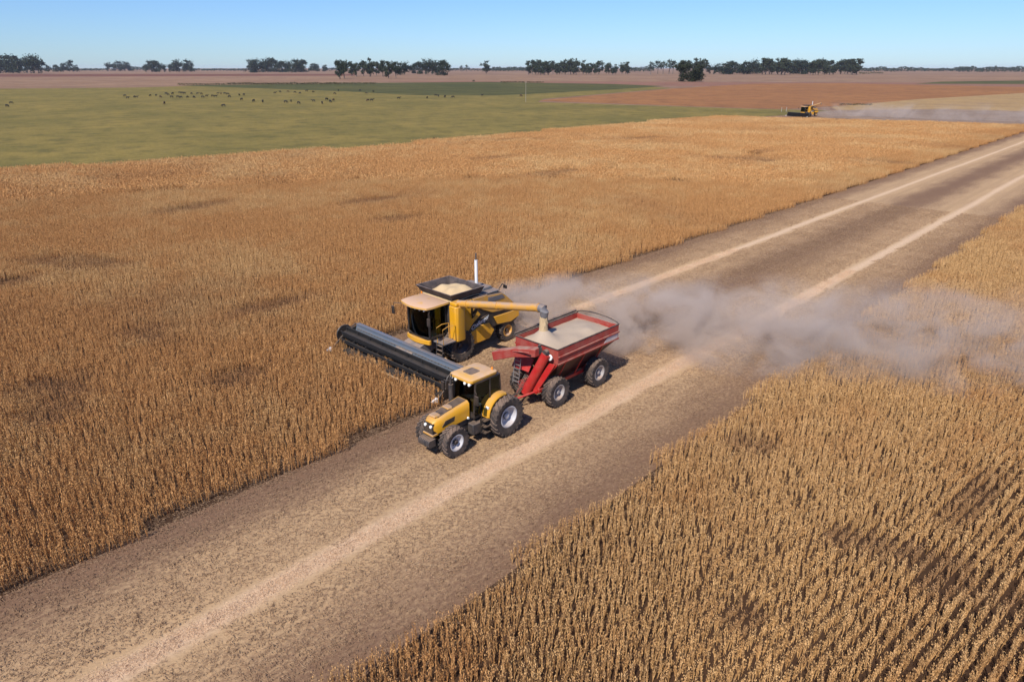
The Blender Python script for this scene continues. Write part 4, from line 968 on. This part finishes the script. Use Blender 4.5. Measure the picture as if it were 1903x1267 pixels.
grove('broad', spread(266, 356, 10, 134, 112, 3, 6, 0.5), 'dark tree in the long low clump before the left gap', 'trees on the left of the horizon')
grove('broad', spread(465, 570, 12, 135, 110, 3, 6, 0.6), 'dark tree in the wide dense clump left of the open grove', 'trees in the wide dense clump')
grove('broad', spread(572, 607, 3, 133.5, 115, 3, 5, 0.5), 'lower tree at the right end of the wide dense clump', 'trees in the wide dense clump')
grove('tall', [(632, 147, 111), (640, 146, 113), (654, 142, 114), (663, 143, 116), (676, 142, 112), (688, 143, 108), (700, 141, 114), (712, 143, 113), (722, 146, 114), (736, 146, 115)], 'tree in the open grove with trunks showing', 'trees in the open grove', 1.15)
grove('broad', [(744, 140, 117), (752, 139, 118)], 'low dark tree behind the right end of the open grove', 'trees in the open grove')
grove('broad', [(770, 137, 119), (780, 138, 116), (791, 139, 113), (803, 139, 113), (813, 138, 116), (825, 141, 113)], 'tree in the compact clump right of the open grove', 'trees in the compact clump')
grove('thin', [(858, 134, 122), (868, 134, 121)], 'tiny thin tree between the compact clump and the lone tree', 'tiny trees on the horizon', 1.5)
grove('tall', [(904, 137, 113)], 'lone small tree standing clear near the middle of the horizon', None, 1.5)
grove('tall', spread(981, 1022, 8, 139, 110, 2, 5), 'tall tree in the left end of the long middle row', 'trees in the long middle row', 1.2)
grove('tall', spread(1026, 1075, 9, 139, 109, 2, 6), 'tall tree in the centre of the long middle row', 'trees in the long middle row', 1.2)
grove('tall', spread(1079, 1114, 6, 139, 112, 2, 5), 'tall tree right of centre in the long middle row', 'trees in the long middle row', 1.15)
grove('tall', spread(1120, 1172, 7, 138.5, 115, 3, 5), 'thinner tree at the right end of the long middle row', 'trees in the long middle row', 1.15)
grove('thin', [(1209, 139, 115), (1222, 138, 113), (1232, 138, 114), (1243, 138, 111), (1250, 138, 113)], 'thin sparse tree just left of the dark round bush', 'thin trees left of the round bush', 1.4)
put_tree('bush', 1281, 152, 119, 'dark round bushy tree standing alone in front of the right row', None, 'bushy_tree', 'tree', 1.05)
grove('tall', spread(1258, 1310, 6, 139, 107, 3, 6), 'tall tree rising behind the dark round bush', 'trees in the right row', 1.2)
grove('broad', spread(1318, 1412, 13, 138, 113, 3, 8), 'tree in the right row, before the pale tall clump', 'trees in the right row')
grove('tall', spread(1416, 1470, 9, 139, 108, 3, 5), 'tree in the pale tall clump of the right row', 'trees in the right row', 1.4)
grove('broad', spread(1474, 1500, 5, 138, 114, 2, 4), 'low tree in the dip after the pale tall clump', 'trees in the right row')
grove('tall', spread(1504, 1550, 9, 139, 109, 2, 6), 'slender tree near the end of the right row', 'trees in the right row', 1.25)
grove('tall', spread(1560, 1594, 6, 139, 109, 2, 4), 'full tree at the right end of the right row', 'trees in the right row', 1.5)
for k_ in PROTO.values():
    for a_, b_ in k_:
        bpy.data.objects.remove(a_); bpy.data.objects.remove(b_)
# low far-off woods along the whole horizon: one mass nobody could count
def mass(name, spans, mat, label, leaf=(0.5, 1.4)):
    rr = random.Random(77); vs, fs, pv_ = [], [], []
    for (xa, xb, yb, yt, dens) in spans:
        for k in range(int((xb - xa) * dens)):
            px = rr.uniform(xa, xb); b = yb + rr.uniform(-0.8, 0.8); X, Y = G(px, b)
            hmax = CAM_H * (b - yt) / (b - HOR) * (0.55 + 0.45 * N1(px / 14, 3.3)) * (0.7 + 0.3 * N2(px / 4, 1.7))
            unit = CAM_H / (b - HOR)
            z = hmax * rr.random() ** 0.7; c = Vector((X + rr.gauss(0, unit), Y + rr.gauss(0, unit), z))
            n_ = Vector((rr.gauss(0, 1), rr.gauss(0, 1), rr.gauss(0.4, 0.7))).normalized(); e1 = n_.orthogonal().normalized(); e2 = n_.cross(e1)
            s_ = unit * rr.uniform(*leaf); b0 = len(vs)
            vs += [tuple(c - e1 * s_), tuple(c - e2 * s_), tuple(c + e1 * s_), tuple(c + e2 * s_)]; fs.append((b0, b0 + 1, b0 + 2, b0 + 3)); pv_.append(rr.random())
    o = bpy.data.objects.new(name, mesh_from(name, vs, fs, mat, pv_)); COL.objects.link(o)
    return tag(o, label, kind='stuff')
mass('distant_woods', [(-300, 200, 131.5, 125.5, 7), (240, 270, 131.5, 123, 9), (355, 470, 131.5, 126, 7), (600, 640, 132, 125, 7), (755, 980, 131.5, 126, 7), (915, 985, 132.5, 123, 14), (1165, 1215, 133, 122, 14), (1590, 1700, 133, 122, 14), (1700, 1800, 132.5, 124, 12), (1780, 1960, 133.5, 121, 16), (1950, 2400, 133, 121, 10)],
     LEAF['broad'], 'hazy blue line of distant woods along the horizon')
mass('scrub', [(330, 420, 158, 154, 6), (420, 640, 157, 152.5, 9), (640, 700, 156, 153, 6), (1596, 1640, 137, 134, 6), (930, 1010, 153.5, 151, 4), (1560, 1620, 195.5, 191.5, 6)], LEAF['scrub'], 'low dark scrub along the far edge of the pasture', (0.45, 1.0))
def small_bush(px, yb, hpx, label):
    X, Y = G(px, yb); rr = random.Random(int(px)); vs, fs, pv_ = [], [], []; h = CAM_H * hpx / (yb - HOR)
    for k in range(220):
        d = Vector((rr.gauss(0, 1), rr.gauss(0, 1), abs(rr.gauss(0, 1)))); d.normalize(); c = d * h * rr.uniform(0.3, 0.75); c.z += h * 0.1
        n_ = (d + Vector((rr.gauss(0, .5), rr.gauss(0, .5), rr.gauss(0, .5)))).normalized(); e1 = n_.orthogonal().normalized() * h * 0.12; e2 = n_.cross(e1)
        b0 = len(vs); vs += [tuple(c - e1), tuple(c - e2 * .7), tuple(c + e1), tuple(c + e2 * .7)]; fs.append((b0, b0 + 1, b0 + 2, b0 + 3)); pv_.append(rr.random())
    o = bpy.data.objects.new('bush', mesh_from('bush', vs, fs, LEAF['scrub'], pv_)); COL.objects.link(o); o.location = (X, Y, 0)
    return tag(o, label, 'bush')
small_bush(808, 261, 7, 'small weed bush on the pasture edge of the soybeans')
small_bush(880, 152, 4, 'tiny dark bush in the far field below the lone tree')
# ------------------------------------------------------------------ pole, posts, cattle
pm_ = plain('weathered_pole', (0.32, 0.28, 0.23), 0.8)
X, Y = G(977, 190); P_ = empty('utility_pole', (X, Y, 0)); tag(P_, 'thin pale pole standing at the corner of pasture and reddish field', 'pole')
m = MB(); m.path([(0, 0, 0), (0, 0, 9.6)], [0.10, 0.07], 8); m.build('pole', pm_, P_)
m = MB(); m.box(-0.8, 0.8, -0.05, 0.05, 9.1, 9.22); m.build('crossarm', pm_, P_)
for px, yb, l_ in ((1452, 208, 'left of two pale posts at the field edge beside the far combine'), (1461, 208, 'right of two pale posts at the field edge beside the far combine')):
    X, Y = G(px, yb); m = MB(); m.path([(0, 0, 0), (0, 0, 1.6)], 0.12, 7); m.lathe([(1.6, 0.13), (1.66, 0.10)], (0, 0, 0), 7, 'z'); o = m.build('fence_post', pm_); o.location = (X, Y, 0); tag(o, l_, 'post')

def cow_mesh(name, grazing):
    """one continuous skin over a skeleton: barrel, neck, head, jointed legs, tail"""
    J = [(0, 0.62, 1.22, .28), (0, 0.10, 1.14, .36), (0, -0.55, 1.18, .34), (0, -0.90, 1.24, .22)]
    E_ = [(0, 1), (1, 2), (2, 3)]
    def ad(p, r, par): J.append((*p, r)); E_.append((par, len(J) - 1)); return len(J) - 1
    if grazing: n1_ = ad((0, -1.15, 0.95), .16, 3); h1 = ad((0, -1.35, 0.45), .13, n1_); h2 = ad((0, -1.42, 0.16), .08, h1)
    else: n1_ = ad((0, -1.20, 1.42), .16, 3); h1 = ad((0, -1.42, 1.55), .14, n1_); h2 = ad((0, -1.78, 1.36), .08, h1)
    for s in (-1, 1):
        ad((s * 0.22, h1 and J[h1][1] + 0.05, J[h1][2] + 0.10), .035, h1)
        a = ad((s * 0.17, -0.62, 0.86), .13, 2); b_ = ad((s * 0.18, -0.60, 0.45), .065, a); ad((s * 0.18, -0.62, 0.03), .055, b_)
        a = ad((s * 0.19, 0.62, 0.84), .15, 0); b_ = ad((s * 0.19, 0.78, 0.48), .07, a); ad((s * 0.19, 0.70, 0.03), .055, b_)
    t1 = ad((0, 0.92, 1.25), .06, 0); ad((0, 1.0, 0.65), .035, t1)
    me = bpy.data.meshes.new(name); me.from_pydata([j[:3] for j in J], E_, []); o = bpy.data.objects.new(name, me); COL.objects.link(o)
    sk = o.modifiers.new('skin', 'SKIN'); su = o.modifiers.new('sub', 'SUBSURF'); su.levels = su.render_levels = 1
    if not me.skin_vertices:
        bm = bmesh.new(); bm.from_mesh(me); bm.verts.layers.skin.verify(); bm.to_mesh(me); bm.free()
    for i, j in enumerate(J):
        d = me.skin_vertices[0].data[i]; d.radius = (j[3], j[3]); d.use_root = (i == 1)
    bpy.context.view_layer.update()
    out = bpy.data.meshes.new_from_object(o.evaluated_get(bpy.context.evaluated_depsgraph_get())); out.name = name
    bpy.data.objects.remove(o); out.materials.clear(); return out
COATS = [plain('black_coat', (0.012, 0.010, 0.009), 0.8), plain('dark_brown_coat', (0.05, 0.022, 0.012), 0.8)]
CM = []
for k in range(2):
    for c_ in COATS:
        q = cow_mesh('cow_body', k == 0); q.materials.append(c_); CM.append(q)
HERD = [(232.6,179),(237.8,183),(250,181),(254,181.5),(279.6,178.6),(290.6,178),(298.5,181),(308.7,174.7),(312.7,177),(319,181.3),(321.3,175),(330.8,181.3),(337,181.8),(334,173),(338.7,173.9),(343.4,174.3),(349,181.3),(356.5,174.7),(360.7,181.8),(367,174.7),(374.6,175.5),(376.8,181.3),(384.4,179.4),(395,179.4),(401,180.2),(405,174.7),(411,174.7),(417.5,174.7),(423,176),(427,181),(445,177.5),(453.7,177)]
MID = [(511,174),(521,171.5),(535,171),(548,172.5),(558,174),(570,170),(582,171.5),(622,175),(629,169),(669,169),(681,174),(694,171)]
MID2 = [(531,191),(541,189),(555,192.7),(583,189),(599,192.7),(607,186),(614,190),(620,187),(684,188),(691,188)]
RIGHT = [(741,184),(794,182.6),(810,178.5),(815,179.2),(827,181),(842,182),(896,178),(968,179)]
ONE = [((13.5, 199.4), 'nearer of the two dark cows alone at the left edge of the pasture'), ((20.9, 193.7), 'farther of the two dark cows alone at the left edge of the pasture'), ((305.9, 194.5), 'brown cow standing apart below the left herd'), ((415.9, 199), 'black cow nearest the camera, alone below the left herd'),
       ((449.5, 187), 'dark cow at the right end of the left herd, left of the pair'), ((471.9, 190), 'left cow of the pair between the two herds'), ((488.4, 191), 'right cow of the pair between the two herds')]
def put_cow(px, py, label, group, mesh=None):
    X, Y = G(px, py); o = bpy.data.objects.new('cow', mesh or CM[rnd.choice((0, 0, 0, 2, 2, 1))]); COL.objects.link(o)
    o.location = (X, Y, 0); o.rotation_euler = (0, 0, rnd.choice((YAW + 1.57, YAW - 1.57, YAW + 1.2, YAW - 1.9, YAW, YAW + 2.4)) + rnd.gauss(0, 0.25)); f = rnd.uniform(0.72, 0.88); o.scale = (f * 1.15, f, f)
    tag(o, label, 'cow', group)
for L_, lab in ((HERD, 'small dark cow in the tight herd on the left of the pasture'), (MID, 'tiny dark cow in the far scattered herd below the scrub'), (MID2, 'small dark cow in the nearer loose herd below the open grove'), (RIGHT, 'tiny dark cow on the green strip right of the herds')):
    for px, py in L_: put_cow(px, py + 1.0, lab, 'cattle grazing the pasture')
for (px, py), lab in ONE: put_cow(px, py, lab, 'cattle grazing the pasture', CM[1] if 'brown' in lab else CM[0])

# ------------------------------------------------------------------ dust and haze
def dust(name, loc, rz, size, dens, label, seed, colr=(0.85, 0.73, 0.63), bend=0.0, start=0.20, grow=0.95, scale=0.42):
    """a box of drifting dust: x runs downwind, density falls off to nothing before every face of the box"""
    m = MB(); m.box(0, size[0], -size[1] / 2, size[1] / 2, 0.02, size[2])
    t = NT(name + '_volume'); ob = t.obj(); sx = t.n('ShaderNodeSeparateXYZ'); t.l(ob, sx.inputs[0]); x, y, z = sx.outputs
    u = t.math('DIVIDE', x, size[0])
    p_ = t.mapping(ob, (scale, scale, scale * 1.25), (0, 0, 0), (seed, 0, 0))
    n1 = t.noise(p_, 1.0, 5, 0.62, 0.6); n2 = t.noise(p_, 0.36, 2)
    wid = t.math('ADD', t.math('MULTIPLY', t.math('POWER', u, 0.6), size[1] * 0.34 * grow), size[1] * start)
    mid = t.math('ADD', t.math('MULTIPLY', t.math('SUBTRACT', n2, 0.5), size[1] * 0.30), t.math('MULTIPLY', t.math('SINE', t.math('MULTIPLY', u, 3.14159)), bend))
    ry_ = t.math('DIVIDE', t.math('ABSOLUTE', t.math('SUBTRACT', y, mid)), wid)
    top = t.math('ADD', t.math('MULTIPLY', t.math('POWER', u, 0.5), size[2] * 0.35), size[2] * 0.48)
    rz_ = t.math('DIVIDE', z, top)
    r2 = t.math('ADD', t.math('MULTIPLY', ry_, ry_), t.math('MULTIPLY', rz_, rz_))
    fall = t.n('ShaderNodeMapRange', clamp=True, interpolation_type='SMOOTHSTEP'); t.l(r2, fall.inputs[0]); fall.inputs[1].default_value = 0.1; fall.inputs[2].default_value = 1.0; fall.inputs[3].default_value = 1; fall.inputs[4].default_value = 0
    ends = t.math('MULTIPLY', t.ramp(u, 0.0, 0.05), t.math('SUBTRACT', 1.0, t.ramp(u, 0.6, 1.0)))
    side = t.math('SUBTRACT', 1.0, t.ramp(t.math('DIVIDE', t.math('ABSOLUTE', y), size[1] / 2), 0.8, 1.0))
    lump = t.ramp(n1, 0.40, 0.70)
    near = t.math('ADD', t.math('MULTIPLY', t.math('POWER', t.math('SUBTRACT', 1.0, u), 1.5), 1.25), 0.2)
    d = t.math('MULTIPLY', t.math('MULTIPLY', fall.outputs[0], ends), t.math('MULTIPLY', t.math('MULTIPLY', lump, near), side))
    v = t.n('ShaderNodeVolumePrincipled'); v.inputs['Color'].default_value = (*colr, 1); v.inputs['Anisotropy'].default_value = 0.1
    t.l(t.math('MULTIPLY', d, dens), v.inputs['Density']); t.l(v.outputs[0], t.out.inputs[1])
    o = m.build(name, t.m); o.location = loc; o.rotation_euler = (0, 0, rz)
    return tag(o, label, kind='stuff')
dust('dust_cloud', (-30.0, 28.6, 0), math.atan2(17, 27), (42, 14.5, 6.8), 1.05, 'grey dust drifting from the combine across the strip and the right crop', 3.0)
X, Y = G(1515, 214)
dust('dust_cloud', (X, Y, 0), R(8), (120, 16, 9), 0.16, 'pale dust trailing behind the far combine', 9.0, scale=0.15)
hz = MB(); hz.box(-15900, 8900, -390, 18900, -1.1, 46)
t = NT('haze_volume'); v = t.n('ShaderNodeVolumePrincipled'); v.inputs['Color'].default_value = (0.70, 0.80, 0.95, 1); v.inputs['Density'].default_value = 0.00003
t.l(v.outputs[0], t.out.inputs[1])
tag(hz.build('haze', t.m), 'faint blue haze over the far fields and trees', kind='stuff')
